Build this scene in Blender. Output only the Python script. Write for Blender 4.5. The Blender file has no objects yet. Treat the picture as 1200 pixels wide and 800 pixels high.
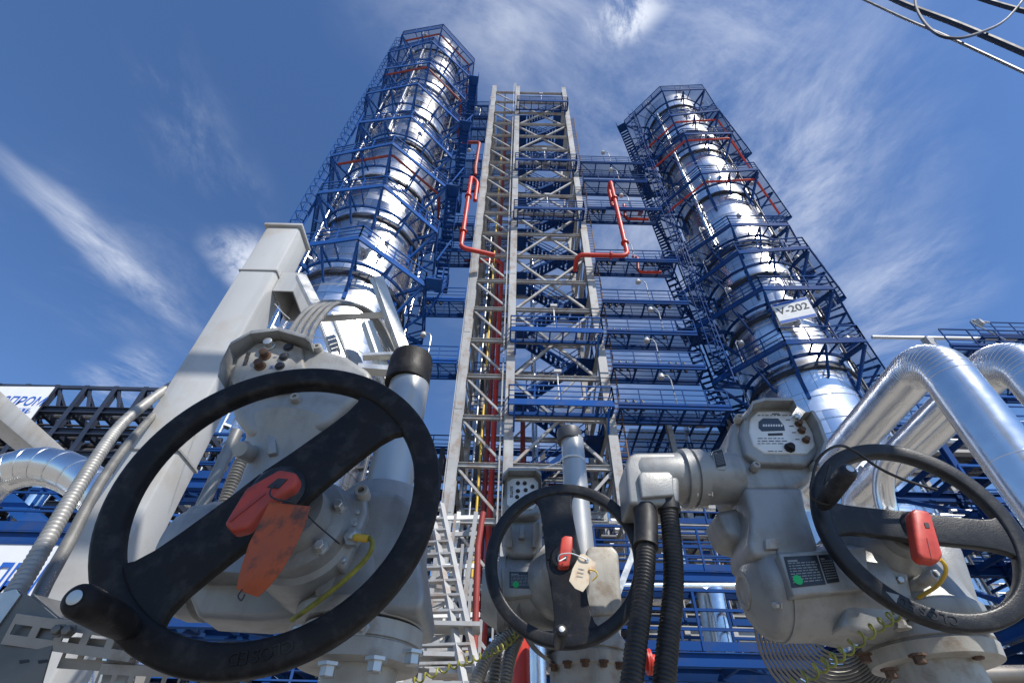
import bpy, bmesh, math, random
from mathutils import Vector, Matrix
random.seed(7)
R_ = math.radians
S = bpy.context.scene
COL = S.collection
# ------------------------------------------------------------------ camera
CAM = Vector((0, 0, 1.0)); FPX = 600.0
_u = Vector((15, 615, 600)).normalized()
_f = (Vector((0, 0, 1)) - _u * _u.z).normalized()
_r = _u.cross(_f)
if _r.x < 0: _r = -_r
def c2w(v): return Vector((_r.dot(v), _f.dot(v), _u.dot(v)))
def ray(px, py): return c2w(Vector((px - 600, 400 - py, FPX)))
def P(px, py, Y):
    r = ray(px, py); return CAM + r * (Y / r.y)
def PZ(px, py, z):
    r = ray(px, py); return CAM + r * ((z - CAM.z) / r.z)
CF = c2w(Vector((0, 0, 1)))
def rw(rpx, p): return rpx / FPX * (p - CAM).dot(CF)
cam = bpy.data.cameras.new('camera'); co = bpy.data.objects.new('camera', cam); COL.objects.link(co)
cam.sensor_width = 36; cam.lens = 18; cam.clip_start = 0.05; cam.clip_end = 5000
m = Matrix((c2w(Vector((1, 0, 0))), c2w(Vector((0, 1, 0))), -CF)).transposed().to_4x4()
m.translation = CAM; co.matrix_world = m; S.camera = co
# ------------------------------------------------------------------ materials
def new_mat(name):
    M = bpy.data.materials.new(name); M.use_nodes = True
    nt = M.node_tree; return M, nt, nt.nodes, nt.links, nt.nodes['Principled BSDF']
def mat(name, col, metal=0., rough=.5, var=.12, vscale=6., bump=0., bscale=60., spec=.5, dirt=None, dscale=5., damt=.5, coat=0., streak=0, samt=.5):
    M, nt, N, L, b = new_mat(name)
    b.inputs['Metallic'].default_value = metal; b.inputs['Specular IOR Level'].default_value = spec
    b.inputs['Coat Weight'].default_value = coat
    tc = N.new('ShaderNodeTexCoord')
    n = N.new('ShaderNodeTexNoise'); n.inputs['Scale'].default_value = vscale; n.inputs['Detail'].default_value = 6
    L.new(tc.outputs['Object'], n.inputs['Vector'])
    mr = N.new('ShaderNodeMapRange'); mr.inputs[1].default_value = .3; mr.inputs[2].default_value = .7
    mr.inputs[3].default_value = 1 - var; mr.inputs[4].default_value = 1 + var
    L.new(n.outputs['Fac'], mr.inputs[0])
    mx = N.new('ShaderNodeVectorMath'); mx.operation = 'SCALE'; mx.inputs[0].default_value = col
    L.new(mr.outputs[0], mx.inputs['Scale']); out = mx.outputs[0]
    if dirt:
        n2 = N.new('ShaderNodeTexNoise'); n2.inputs['Scale'].default_value = dscale; n2.inputs['Detail'].default_value = 9; n2.inputs['Roughness'].default_value = .65
        L.new(tc.outputs['Object'], n2.inputs['Vector'])
        m2 = N.new('ShaderNodeMapRange'); m2.inputs[1].default_value = .50; m2.inputs[2].default_value = .63; m2.inputs[4].default_value = damt
        L.new(n2.outputs['Fac'], m2.inputs[0])
        mc = N.new('ShaderNodeMix'); mc.data_type = 'RGBA'; mc.inputs[7].default_value = (*dirt, 1)
        L.new(m2.outputs[0], mc.inputs[0]); L.new(out, mc.inputs[6]); out = mc.outputs[2]
    L.new(out, b.inputs['Base Color'])
    m3 = N.new('ShaderNodeMapRange'); m3.inputs[1].default_value = .3; m3.inputs[2].default_value = .7
    m3.inputs[3].default_value = max(.02, rough * .82); m3.inputs[4].default_value = min(1, rough * 1.2)
    L.new(n.outputs['Fac'], m3.inputs[0]); L.new(m3.outputs[0], b.inputs['Roughness'])
    if streak:                                           # rain-washed grime running down
        mp = N.new('ShaderNodeMapping'); mp.inputs['Scale'].default_value = (1, 1, .09); L.new(tc.outputs['Object'], mp.inputs[0])
        ns = N.new('ShaderNodeTexNoise'); ns.inputs['Scale'].default_value = streak; ns.inputs['Detail'].default_value = 7; L.new(mp.outputs[0], ns.inputs['Vector'])
        ms = N.new('ShaderNodeMapRange'); ms.inputs[1].default_value = .5; ms.inputs[2].default_value = .75; ms.inputs[4].default_value = samt; L.new(ns.outputs['Fac'], ms.inputs[0])
        m5 = N.new('ShaderNodeMix'); m5.data_type = 'RGBA'; m5.inputs[7].default_value = (*[c * .38 for c in col], 1); L.new(ms.outputs[0], m5.inputs[0]); L.new(out, m5.inputs[6]); L.new(m5.outputs[2], b.inputs['Base Color'])
    if bump:
        nb = N.new('ShaderNodeTexNoise'); nb.inputs['Scale'].default_value = bscale; nb.inputs['Detail'].default_value = 4
        L.new(tc.outputs['Object'], nb.inputs['Vector'])
        bp = N.new('ShaderNodeBump'); bp.inputs['Strength'].default_value = bump; bp.inputs['Distance'].default_value = .01
        L.new(nb.outputs['Fac'], bp.inputs['Height']); L.new(bp.outputs[0], b.inputs['Normal'])
    return M
def grating(name, col, alpha):
    M, nt, N, L, b = new_mat(name)
    b.inputs['Base Color'].default_value = (*col, 1); b.inputs['Roughness'].default_value = .6
    tr = N.new('ShaderNodeBsdfTransparent'); mx = N.new('ShaderNodeMixShader')
    mx.inputs[0].default_value = alpha
    L.new(tr.outputs[0], mx.inputs[1]); L.new(b.outputs[0], mx.inputs[2])
    L.new(mx.outputs[0], N['Material Output'].inputs['Surface']); return M
def clad_shell(name, w, h):                            # upright column: every sheet of cladding has its own sheen and a hair of tilt
    M, nt, N, L, b = new_mat(name)
    tc = N.new('ShaderNodeTexCoord'); sp = N.new('ShaderNodeSeparateXYZ'); L.new(tc.outputs['Object'], sp.inputs[0])
    def mt(op, a, b2=None):
        n = N.new('ShaderNodeMath'); n.operation = op
        for i, v in enumerate((a, b2)):
            if v is None: continue
            if isinstance(v, (int, float)): n.inputs[i].default_value = v
            else: L.new(v, n.inputs[i])
        return n.outputs[0]
    v = mt('DIVIDE', sp.outputs[2], h); vf = mt('FLOOR', v)
    u = mt('ADD', mt('MULTIPLY', mt('ARCTAN2', sp.outputs[1], sp.outputs[0]), w), mt('MULTIPLY', vf, .37)); uf = mt('FLOOR', u)
    cb = N.new('ShaderNodeCombineXYZ'); L.new(uf, cb.inputs[0]); L.new(vf, cb.inputs[1])
    wn = N.new('ShaderNodeTexWhiteNoise'); wn.noise_dimensions = '2D'; L.new(cb.outputs[0], wn.inputs['Vector'])
    nz = N.new('ShaderNodeTexNoise'); nz.inputs['Scale'].default_value = .9; nz.inputs['Detail'].default_value = 7; L.new(tc.outputs['Object'], nz.inputs['Vector'])
    mr = N.new('ShaderNodeMapRange'); mr.inputs[3].default_value = .20; mr.inputs[4].default_value = .36; L.new(wn.outputs['Value'], mr.inputs[0])
    L.new(mt('MULTIPLY', mr.outputs[0], mt('ADD', mt('MULTIPLY', nz.outputs['Fac'], .8), .6)), b.inputs['Roughness'])
    sm = mt('MAXIMUM', mt('GREATER_THAN', mt('FRACT', u), .975), mt('GREATER_THAN', mt('FRACT', v), .965))
    bc = mt('SUBTRACT', mt('ADD', mt('MULTIPLY', wn.outputs['Value'], .10), .74), mt('MULTIPLY', sm, .38))
    c3 = N.new('ShaderNodeCombineColor'); [L.new(bc, c3.inputs[i]) for i in range(3)]; L.new(c3.outputs[0], b.inputs['Base Color']); b.inputs['Metallic'].default_value = 1
    ge = N.new('ShaderNodeNewGeometry'); sc = N.new('ShaderNodeVectorMath'); sc.operation = 'MULTIPLY_ADD'; L.new(wn.outputs['Color'], sc.inputs[0]); sc.inputs[1].default_value = (.07, .07, .05); sc.inputs[2].default_value = (-.035, -.035, -.025)
    n2 = N.new('ShaderNodeTexNoise'); n2.inputs['Scale'].default_value = 1.1; n2.inputs['Detail'].default_value = 3; L.new(tc.outputs['Object'], n2.inputs['Vector'])
    bp = N.new('ShaderNodeBump'); bp.inputs['Strength'].default_value = .25; bp.inputs['Distance'].default_value = .06; L.new(n2.outputs['Fac'], bp.inputs['Height'])
    ad = N.new('ShaderNodeVectorMath'); ad.operation = 'ADD'; L.new(bp.outputs[0], ad.inputs[0]); L.new(sc.outputs[0], ad.inputs[1])
    nm = N.new('ShaderNodeVectorMath'); nm.operation = 'NORMALIZE'; L.new(ad.outputs[0], nm.inputs[0]); L.new(nm.outputs[0], b.inputs['Normal'])
    return M
def clad(name, col, rough, scale):           # aluminium sheet cladding: sheets differ a little in tilt and sheen
    M, nt, N, L, b = new_mat(name)
    tc = N.new('ShaderNodeTexCoord'); vo = N.new('ShaderNodeTexNoise'); vo.inputs['Scale'].default_value = scale; vo.inputs['Detail'].default_value = 2
    L.new(tc.outputs['Object'], vo.inputs['Vector'])
    bp = N.new('ShaderNodeBump'); bp.inputs['Strength'].default_value = .22; bp.inputs['Distance'].default_value = .05
    L.new(vo.outputs['Fac'], bp.inputs['Height']); L.new(bp.outputs[0], b.inputs['Normal'])
    n = N.new('ShaderNodeTexNoise'); n.inputs['Scale'].default_value = scale * 3; n.inputs['Detail'].default_value = 8
    L.new(tc.outputs['Object'], n.inputs['Vector'])
    mr = N.new('ShaderNodeMapRange'); mr.inputs[3].default_value = rough * .6; mr.inputs[4].default_value = rough * 1.5
    L.new(n.outputs['Fac'], mr.inputs[0]); L.new(mr.outputs[0], b.inputs['Roughness'])
    b.inputs['Metallic'].default_value = 1; b.inputs['Base Color'].default_value = (*col, 1); return M
M = dict(
    act=mat('actuator_grey_paint', (.285, .285, .275), .25, .42, .07, 9, .12, 240, dirt=(.14, .12, .095), dscale=11, damt=.34, streak=28, samt=.4),
    act2=mat('housing_beige_grey', (.36, .345, .31), .12, .45, .08, 9, .1, 240, dirt=(.2, .14, .085), dscale=12, damt=.65, streak=26, samt=.5),
    steelp=mat('stem_tube_grey', (.42, .42, .40), .55, .33, .05, 5),
    black=mat('black_plastic', (.010, .0085, .008), 0, .55, .2, 20, .1, 300, dirt=(.035, .032, .03), dscale=30, damt=.6, spec=.22),
    blackr=mat('black_worn_paint', (.016, .016, .018), 0, .4, .2, 20, .12, 260, dirt=(.05, .048, .045), dscale=25, damt=.5, spec=.3),
    hose=mat('black_rubber', (.014, .013, .012), 0, .5, .2, 30, dirt=(.09, .07, .05), dscale=20, damt=.35),
    red=mat('red_plastic', (.52, .055, .03), 0, .4, .15, 30, dirt=(.2, .03, .02), dscale=18, damt=.5),
    redw=mat('scuffed_red_plastic', (.36, .038, .022), 0, .5, .2, 30, dirt=(.10, .03, .02), dscale=22, damt=.7),
    orange=mat('faded_orange_card', (.33, .065, .02), 0, .65, .15, 30, dirt=(.05, .035, .025), dscale=26, damt=.95),
    card=mat('faded_paper_tag', (.62, .52, .38), 0, .7, .1, 30, dirt=(.42, .16, .06), dscale=20, damt=.7),
    chrome=mat('bright_steel', (.14, .13, .115), .4, .42, .35, 9, dirt=(.16, .13, .10), dscale=6, damt=.6),
    galv=mat('galvanised_steel', (.5, .5, .48), .8, .42, .16, 22, .05, 90),
    bracket=mat('dull_zinc_steel', (.30, .29, .27), .4, .5, .2, 14, dirt=(.14, .11, .08), dscale=8, damt=.7),
    rust=mat('rusty_bolt', (.12, .07, .045), .4, .7, .3, 40),
    column=mat('light_grey_painted_steel', (.40, .405, .40), 0, .45, .04, 2.5, .03, 90, dirt=(.30, .23, .15), dscale=2.2, damt=.4, streak=9, samt=.35),
    frame=mat('frame_grey_steel', (.34, .34, .335), 0, .55, .15, .7, dirt=(.24, .15, .09), dscale=1.6, damt=.6, streak=3, samt=.4),
    white=mat('white_paint', (.72, .72, .70), 0, .5, .06, 3),
    lamp=mat('lamp_grey_enamel', (.42, .42, .42), 0, .4, .05, 3),
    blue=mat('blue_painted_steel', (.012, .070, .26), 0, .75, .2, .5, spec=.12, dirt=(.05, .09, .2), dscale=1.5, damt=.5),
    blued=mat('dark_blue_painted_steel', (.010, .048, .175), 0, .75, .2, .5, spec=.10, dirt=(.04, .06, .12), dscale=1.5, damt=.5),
    bluel=mat('light_blue_rail_paint', (.06, .16, .42), 0, .4, .1, 1),
    blackst=mat('black_steel', (.02, .028, .05), 0, .55, .2, 1),
    darkpipe=mat('dark_lagging', (.07, .07, .075), .3, .5, .2, 1),
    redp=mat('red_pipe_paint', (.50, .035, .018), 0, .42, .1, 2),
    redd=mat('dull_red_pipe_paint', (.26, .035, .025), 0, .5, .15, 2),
    yellow=mat('yellow_pipe_paint', (.65, .42, .05), 0, .5, .1, 2),
    ygw=mat('green_yellow_wire', (.22, .21, .03), 0, .45, .5, 40),
    green=mat('green_sticker', (.0, .42, .10), 0, .5, .05, 3),
    plate=mat('black_nameplate', (.012, .012, .014), 0, .35, .1, 10),
    ink=mat('blue_ink', (.02, .10, .42), 0, .55, .05, 3),
    inkb=mat('dark_ink', (.02, .02, .025), 0, .6, .05, 3),
    panel=mat('panel_light_grey', (.64, .64, .62), .1, .38, .05, 12, dirt=(.40, .36, .3), dscale=14, damt=.35),
    lcd=mat('dark_display', (.025, .035, .05), 0, .12, .1, 5),
    strap=mat('black_strap', (.01, .01, .01), 0, .5, .1, 5),
    conduit=mat('grey_conduit', (.22, .215, .2), .5, .42, .12, 18),
    conduit2=mat('bright_conduit', (.30, .29, .27), .4, .48, .2, 18),
    shell=clad_shell('column_cladding', 2.2, 1.35),
    clad=clad('aluminium_cladding', (.80, .80, .79), .22, .55),
    clads=clad('aluminium_pipe_cladding', (.78, .78, .77), .23, 3.0),
    grat=grating('blue_grating', (.03, .07, .20), .2),
    grat3=grating('walkway_grating', (.025, .05, .12), .3),
    grat2=grating('grey_grating', (.10, .11, .14), .45),
    banner=mat('banner_fabric', (.66, .67, .68), 0, .7, .03, 2),
    ground=mat('gravel_ground', (.25, .235, .21), 0, .9, .25, .8, .3, 12),
    cable=mat('dark_cable', (.006, .008, .02), 0, .6, .1, 3),
)
# ------------------------------------------------------------------ mesh builder
ORG = {}
class MB:
    def __init__(s): s.v = []; s.f = []
    def add(s, vs, fs):
        o = len(s.v); s.v += [Vector(v) for v in vs]; s.f += [tuple(i + o for i in f) for f in fs]; return s
    def box(s, c, d, rz=0):
        c = Vector(c); hx, hy, hz = d[0] / 2, d[1] / 2, d[2] / 2; ca, sa = math.cos(rz), math.sin(rz)
        vs = [(c.x + x * ca - y * sa, c.y + x * sa + y * ca, c.z + z) for x, y, z in
              ((-hx, -hy, -hz), (hx, -hy, -hz), (hx, hy, -hz), (-hx, hy, -hz), (-hx, -hy, hz), (hx, -hy, hz), (hx, hy, hz), (-hx, hy, hz))]
        return s.add(vs, [(0, 3, 2, 1), (4, 5, 6, 7), (0, 1, 5, 4), (1, 2, 6, 5), (2, 3, 7, 6), (3, 0, 4, 7)])
    def beam(s, a, b, w, h, up=(0, 0, 1)):
        a = Vector(a); b = Vector(b); d = (b - a)
        if d.length < 1e-6: return s
        d.normalize(); up = Vector(up)
        if abs(d.dot(up)) > .98: up = Vector((0, 1, 0))
        x = d.cross(up).normalized() * (w / 2); y = x.normalized().cross(d) * (h / 2)
        vs = [a - x - y, a + x - y, a + x + y, a - x + y, b - x - y, b + x - y, b + x + y, b - x + y]
        return s.add(vs, [(0, 1, 2, 3), (7, 6, 5, 4), (0, 4, 5, 1), (1, 5, 6, 2), (2, 6, 7, 3), (3, 7, 4, 0)])
    def hbeam(s, a, b, w, h, up=(0, 0, 1), t=None):    # rolled I section: two flanges and a web
        a = Vector(a); b = Vector(b); d = (b - a).normalized(); up = Vector(up)
        if abs(d.dot(up)) > .98: up = Vector((0, 1, 0))
        x = d.cross(up).normalized(); y = x.cross(d); t = t or .08 * h
        s.beam(a + y * (h / 2 - t / 2), b + y * (h / 2 - t / 2), w, t, up); s.beam(a - y * (h / 2 - t / 2), b - y * (h / 2 - t / 2), w, t, up)
        return s.beam(a, b, t, h - 2 * t - .002, up)
    def tube(s, pts, r, n=8, caps=True, rf=None):
        pts = [Vector(p) for p in pts]; k = len(pts); rings = []; prev = None
        for i, p in enumerate(pts):
            t = (pts[min(i + 1, k - 1)] - pts[max(i - 1, 0)]).normalized()
            if prev is None:
                a = Vector((0, 0, 1)) if abs(t.z) < .9 else Vector((1, 0, 0)); x = t.cross(a).normalized()
            else:
                x = (prev - t * prev.dot(t)).normalized()
            prev = x; y = t.cross(x); rr = (rf(i) if rf else r)
            rings.append([p + (x * math.cos(2 * math.pi * j / n) + y * math.sin(2 * math.pi * j / n)) * rr for j in range(n)])
        vs = [v for r_ in rings for v in r_]
        fs = [(i * n + j, i * n + (j + 1) % n, (i + 1) * n + (j + 1) % n, (i + 1) * n + j) for i in range(k - 1) for j in range(n)]
        if caps: fs += [tuple(range(n))[::-1], tuple((k - 1) * n + j for j in range(n))]
        return s.add(vs, fs)
    def lathe(s, o, ax, prof, n=32, caps=True):
        o = Vector(o); ax = Vector(ax).normalized(); a = Vector((0, 0, 1)) if abs(ax.z) < .9 else Vector((1, 0, 0))
        x = ax.cross(a).normalized(); y = ax.cross(x); vs = []
        for t, r in prof:
            for j in range(n):
                an = 2 * math.pi * j / n; vs.append(o + ax * t + (x * math.cos(an) + y * math.sin(an)) * r)
        k = len(prof)
        fs = [(i * n + j, i * n + (j + 1) % n, (i + 1) * n + (j + 1) % n, (i + 1) * n + j) for i in range(k - 1) for j in range(n)]
        if caps: fs += [tuple(range(n))[::-1], tuple((k - 1) * n + j for j in range(n))]
        return s.add(vs, fs)
    def ringlathe(s, o, ax, prof, n=64):               # closed profile
        o = Vector(o); ax = Vector(ax).normalized(); a = Vector((0, 0, 1)) if abs(ax.z) < .9 else Vector((1, 0, 0))
        x = ax.cross(a).normalized(); y = ax.cross(x); vs = []; k = len(prof)
        for t, r in prof:
            for j in range(n):
                an = 2 * math.pi * j / n; vs.append(o + ax * t + (x * math.cos(an) + y * math.sin(an)) * r)
        fs = [(i * n + j, i * n + (j + 1) % n, ((i + 1) % k) * n + (j + 1) % n, ((i + 1) % k) * n + j) for i in range(k) for j in range(n)]
        return s.add(vs, fs)
    def prism(s, poly, d, taper=1., shift=(0, 0, 0)):
        poly = [Vector(p) for p in poly]; d = Vector(d) if not isinstance(d, (int, float)) else Vector((0, d, 0))
        c = sum(poly, Vector()) / len(poly); n = len(poly)
        back = [c + (p - c) * taper + d + Vector(shift) for p in poly]
        return s.add(poly + back, [tuple(range(n)), tuple(range(2 * n - 1, n - 1, -1))] + [(i, i + n, (i + 1) % n + n, (i + 1) % n) for i in range(n)])
    def px(s, poly, Y, depth, taper=1., shift=(0, 0, 0)):
        return s.prism([P(x, y, Y) for x, y in poly], depth, taper, shift)
    def build(s, name, mt, parent=None, bevel=0, seg=2, ang=35, sub=0):
        vs = s.v
        if parent is not None: org = ORG[parent.name]
        else:
            org = Vector((sum(v.x for v in vs) / len(vs), sum(v.y for v in vs) / len(vs), min(v.z for v in vs)))
        me = bpy.data.meshes.new(name); me.from_pydata([v - org for v in vs], [], s.f); me.update()
        bm = bmesh.new(); bm.from_mesh(me); bmesh.ops.recalc_face_normals(bm, faces=bm.faces)
        if bevel:
            es = [e for e in bm.edges if len(e.link_faces) == 2 and e.calc_face_angle(0) > R_(28)]
            bmesh.ops.bevel(bm, geom=es, offset=bevel, segments=seg, affect='EDGES', clamp_overlap=True, profile=.5)
        if sub:
            bmesh.ops.subdivide_edges(bm, edges=bm.edges, cuts=sub, use_grid_fill=True)
        bm.to_mesh(me); bm.free()
        me.polygons.foreach_set('use_smooth', [True] * len(me.polygons)); me.set_sharp_from_angle(angle=R_(ang))
        me.materials.append(M[mt] if isinstance(mt, str) else mt)
        o = bpy.data.objects.new(name, me); COL.objects.link(o)
        if parent is not None: o.parent = parent; ORG[o.name] = org
        else: o.location = org; ORG[o.name] = org.copy()
        return o
def tag(o, label, cat, group=None, kind=None):
    if label: o['label'] = label
    if cat: o['category'] = cat
    if group: o['group'] = group
    if kind: o['kind'] = kind
    return o
def thing(name, loc, label, cat, group=None):
    o = bpy.data.objects.new(name, None); COL.objects.link(o); o.location = loc; o.empty_display_size = .2
    ORG[o.name] = Vector(loc); return tag(o, label, cat, group)
def copy_part(o, parent, off):
    c = o.copy(); COL.objects.link(c); c.parent = parent; c.location = o.location + Vector(off); ORG[c.name] = ORG[parent.name] + c.location
    for ch in o.children:
        d = ch.copy(); COL.objects.link(d); d.parent = c; ORG[d.name] = ORG[c.name]
    return c
def bez(pts, n=8):                                     # Catmull-Rom through points
    pts = [Vector(p) for p in pts]; out = []
    for i in range(len(pts) - 1):
        p0 = pts[max(i - 1, 0)]; p1 = pts[i]; p2 = pts[i + 1]; p3 = pts[min(i + 2, len(pts) - 1)]
        for k in range(n):
            t = k / n
            out.append(.5 * ((2 * p1) + (p2 - p0) * t + (2 * p0 - 5 * p1 + 4 * p2 - p3) * t * t + (3 * p1 - p0 - 3 * p2 + p3) * t ** 3))
    out.append(pts[-1]); return out
def elbow(a, b, c, r, n=10):                           # rounded corner a-b-c of bend radius r
    a, b, c = Vector(a), Vector(b), Vector(c); u = (a - b).normalized(); w = (c - b).normalized()
    al = u.angle(w)
    if al > 3.12: return [b]
    r = min(r, .47 * min((Vector(a) - b).length, (Vector(c) - b).length) * math.tan(al / 2)); t = r / math.tan(al / 2); p = b + u * t; q = b + w * t
    ce = b + (u + w).normalized() * (r / math.sin(al / 2)); s = p - ce; e = q - ce; th = s.angle(e); out = []
    for k in range(n + 1):
        f = k / n; out.append(ce + (s * math.sin((1 - f) * th) + e * math.sin(f * th)) / math.sin(th))
    return out
def pipe_path(pts, r, n=10):
    out = [Vector(pts[0])]
    for i in range(1, len(pts) - 1): out += elbow(pts[i - 1], pts[i], pts[i + 1], r, n)
    return out + [Vector(pts[-1])]
def ribbed(pts, r, amp, step, n=12):                   # corrugated hose
    pts = [Vector(p) for p in pts]; L = [0]
    for i in range(1, len(pts)): L.append(L[-1] + (pts[i] - pts[i - 1]).length)
    k = max(4, int(L[-1] / step * 4)); out = []; j = 0
    for i in range(k + 1):
        d = L[-1] * i / k
        while j < len(pts) - 2 and L[j + 1] < d: j += 1
        f = (d - L[j]) / max(1e-9, L[j + 1] - L[j]); out.append(pts[j].lerp(pts[j + 1], min(1, f)))
    return MB().tube(out, r, n, rf=lambda i: r + amp * (1, .3, -1, .3)[i % 4])
def text(name, body, size, mt, o, xd, yd, parent, shear=0, ext=.0006, align='CENTER', sx=1.):
    cu = bpy.data.curves.new('lettering', 'FONT'); cu.body = body; cu.size = size; cu.extrude = ext; cu.shear = shear
    cu.align_x = align; cu.align_y = 'CENTER'; cu.offset = size * .012
    t = bpy.data.objects.new('lettering', cu); COL.objects.link(t)
    bpy.context.view_layer.update()
    me = bpy.data.meshes.new_from_object(t.evaluated_get(bpy.context.evaluated_depsgraph_get()))
    bpy.data.objects.remove(t)
    xd = Vector(xd).normalized(); yd = Vector(yd); yd = (yd - xd * yd.dot(xd)).normalized(); zd = xd.cross(yd)
    mb = MB(); mb.add([Vector(o) + xd * v.co.x * sx + yd * v.co.y + zd * v.co.z for v in me.vertices], [tuple(p.vertices) for p in me.polygons])
    bpy.data.meshes.remove(me)
    return mb.build(name, mt, parent)
X, Yv, Z = Vector((1, 0, 0)), Vector((0, 1, 0)), Vector((0, 0, 1))
# ------------------------------------------------------------------ daylight, sky and ground
SUN_AZ, SUN_EL = R_(138), R_(48)                        # clockwise from +Y; height above the horizon
sd = Vector((math.sin(SUN_AZ) * math.cos(SUN_EL), math.cos(SUN_AZ) * math.cos(SUN_EL), math.sin(SUN_EL)))
sl = bpy.data.lights.new('sun', 'SUN'); sl.energy = 5.0; sl.angle = R_(.53); sl.color = (1, .955, .88)
so = bpy.data.objects.new('sun', sl); COL.objects.link(so); so.rotation_euler = (-sd).to_track_quat('-Z', 'Y').to_euler(); so.location = sd * 200
W = bpy.data.worlds.new('World'); S.world = W; W.use_nodes = True
nt = W.node_tree; N = nt.nodes; L = nt.links; bg = N['Background']
sky = N.new('ShaderNodeTexSky'); sky.sky_type = 'NISHITA'; sky.sun_disc = False
sky.sun_elevation = SUN_EL; sky.sun_rotation = SUN_AZ; sky.altitude = 300; sky.air_density = 1.0; sky.dust_density = .35; sky.ozone_density = 3.2
tc = N.new('ShaderNodeTexCoord'); sp = N.new('ShaderNodeSeparateXYZ'); L.new(tc.outputs['Generated'], sp.inputs[0])
def mth(op, a, b=None, clamp=False):
    n = N.new('ShaderNodeMath'); n.operation = op; n.use_clamp = clamp
    for i, v in enumerate((a, b)):
        if v is None: continue
        if isinstance(v, (int, float)): n.inputs[i].default_value = v
        else: L.new(v, n.inputs[i])
    return n.outputs[0]
zc = mth('MAXIMUM', sp.outputs[2], .04)
cb = N.new('ShaderNodeCombineXYZ'); L.new(mth('DIVIDE', sp.outputs[0], zc), cb.inputs[0]); L.new(mth('DIVIDE', sp.outputs[1], zc), cb.inputs[1])
def pl(px, py): r = ray(px, py); return Vector((r.x / r.z, r.y / r.z, 0))     # the cloud layer, seen as a plane one unit up
def vadd(v, k):
    n = N.new('ShaderNodeVectorMath'); n.operation = 'ADD'; L.new(v, n.inputs[0]); n.inputs[1].default_value = k; return n.outputs[0]
warp = N.new('ShaderNodeTexNoise'); warp.inputs['Scale'].default_value = 1.6; warp.inputs['Detail'].default_value = 4; L.new(cb.outputs[0], warp.inputs['Vector'])
wv = N.new('ShaderNodeVectorMath'); wv.operation = 'MULTIPLY_ADD'; L.new(warp.outputs['Color'], wv.inputs[0]); wv.inputs[1].default_value = (.34, .34, 0); wv.inputs[2].default_value = (-.17, -.17, 0)
pw = N.new('ShaderNodeVectorMath'); pw.operation = 'ADD'; L.new(cb.outputs[0], pw.inputs[0]); L.new(wv.outputs[0], pw.inputs[1])
def streak(a, b, width, scale, stretch, lo, hi, amt, warpit=True):
    a = pl(*a); b = pl(*b); d = b - a; ang = math.atan2(d.y, d.x); ln = d.length
    src = pw.outputs[0] if warpit else cb.outputs[0]
    mp = N.new('ShaderNodeMapping'); mp.vector_type = 'TEXTURE'; L.new(src, mp.inputs[0])
    mp.inputs['Location'].default_value = (a + b) / 2; mp.inputs['Rotation'].default_value = (0, 0, ang); mp.inputs['Scale'].default_value = (ln / 2, width, 1)
    ve = N.new('ShaderNodeVectorMath'); ve.operation = 'LENGTH'; L.new(mp.outputs[0], ve.inputs[0])
    mr = N.new('ShaderNodeMapRange'); mr.interpolation_type = 'SMOOTHSTEP'; mr.inputs[1].default_value = 1.15; mr.inputs[2].default_value = .1; L.new(ve.outputs['Value'], mr.inputs[0])
    m2 = N.new('ShaderNodeMapping'); m2.vector_type = 'TEXTURE'; L.new(cb.outputs[0], m2.inputs[0])
    m2.inputs['Rotation'].default_value = (0, 0, ang); m2.inputs['Scale'].default_value = (stretch, 1, 1)
    no = N.new('ShaderNodeTexNoise'); no.inputs['Scale'].default_value = scale; no.inputs['Detail'].default_value = 10; no.inputs['Roughness'].default_value = .68; no.inputs['Distortion'].default_value = .35
    L.new(m2.outputs[0], no.inputs['Vector'])
    m3 = N.new('ShaderNodeMapRange'); m3.interpolation_type = 'SMOOTHSTEP'; m3.inputs[1].default_value = lo; m3.inputs[2].default_value = hi; L.new(no.outputs['Fac'], m3.inputs[0])
    return mth('MULTIPLY', mth('MULTIPLY', mr.outputs[0], m3.outputs[0]), amt)
cl = [streak((-30, 150), (240, 400), .075, 7, 2.6, .28, .8, .7),
      streak((-60, 190), (300, 420), .30, 4, 1.8, .38, .85, .25),
      streak((235, 255), (325, 345), .13, 8, 1.2, .34, .62, .95),
      streak((200, 30), (290, 280), .13, 6, 2, .45, .85, .2),
      streak((700, -25), (742, 55), .08, 15, 1.8, .38, .62, .9),
      streak((400, -40), (720, 60), .2, 5, 1.8, .25, .8, .5),
      streak((700, 380), (1130, -20), .5, 4.5, 1.5, .36, .84, .55),
      streak((830, 330), (1080, 60), .22, 7, 1.5, .38, .78, .45),
      streak((1180, 330), (940, 420), .5, 5, 2, .36, .8, .45),
      streak((520, -40), (1000, 130), .5, 5, 2, .34, .8, .4),
      streak((960, 400), (1120, 250), .16, 6, 3, .4, .8, .5),
      streak((500, 420), (820, 440), .8, 5, 2, .3, .8, .35),
      streak((100, 430), (190, 470), .3, 6, 2, .4, .75, .45)]
acc = cl[0]
for c in cl[1:]: acc = mth('SUBTRACT', mth('ADD', acc, c), mth('MULTIPLY', acc, c))
mx = N.new('ShaderNodeMix'); mx.data_type = 'RGBA'; L.new(acc, mx.inputs[0]); tint = N.new('ShaderNodeVectorMath'); tint.operation = 'MULTIPLY'; L.new(sky.outputs[0], tint.inputs[0]); tint.inputs[1].default_value = (.78, .98, 1.22); L.new(tint.outputs[0], mx.inputs[6]); mx.inputs[7].default_value = (7.2, 7.6, 8.4, 1)
L.new(mx.outputs[2], bg.inputs[0]); bg.inputs[1].default_value = .115
S.view_settings.view_transform = 'Standard'; S.view_settings.look = 'None'; S.view_settings.exposure = .27; S.view_settings.gamma = 1
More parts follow.
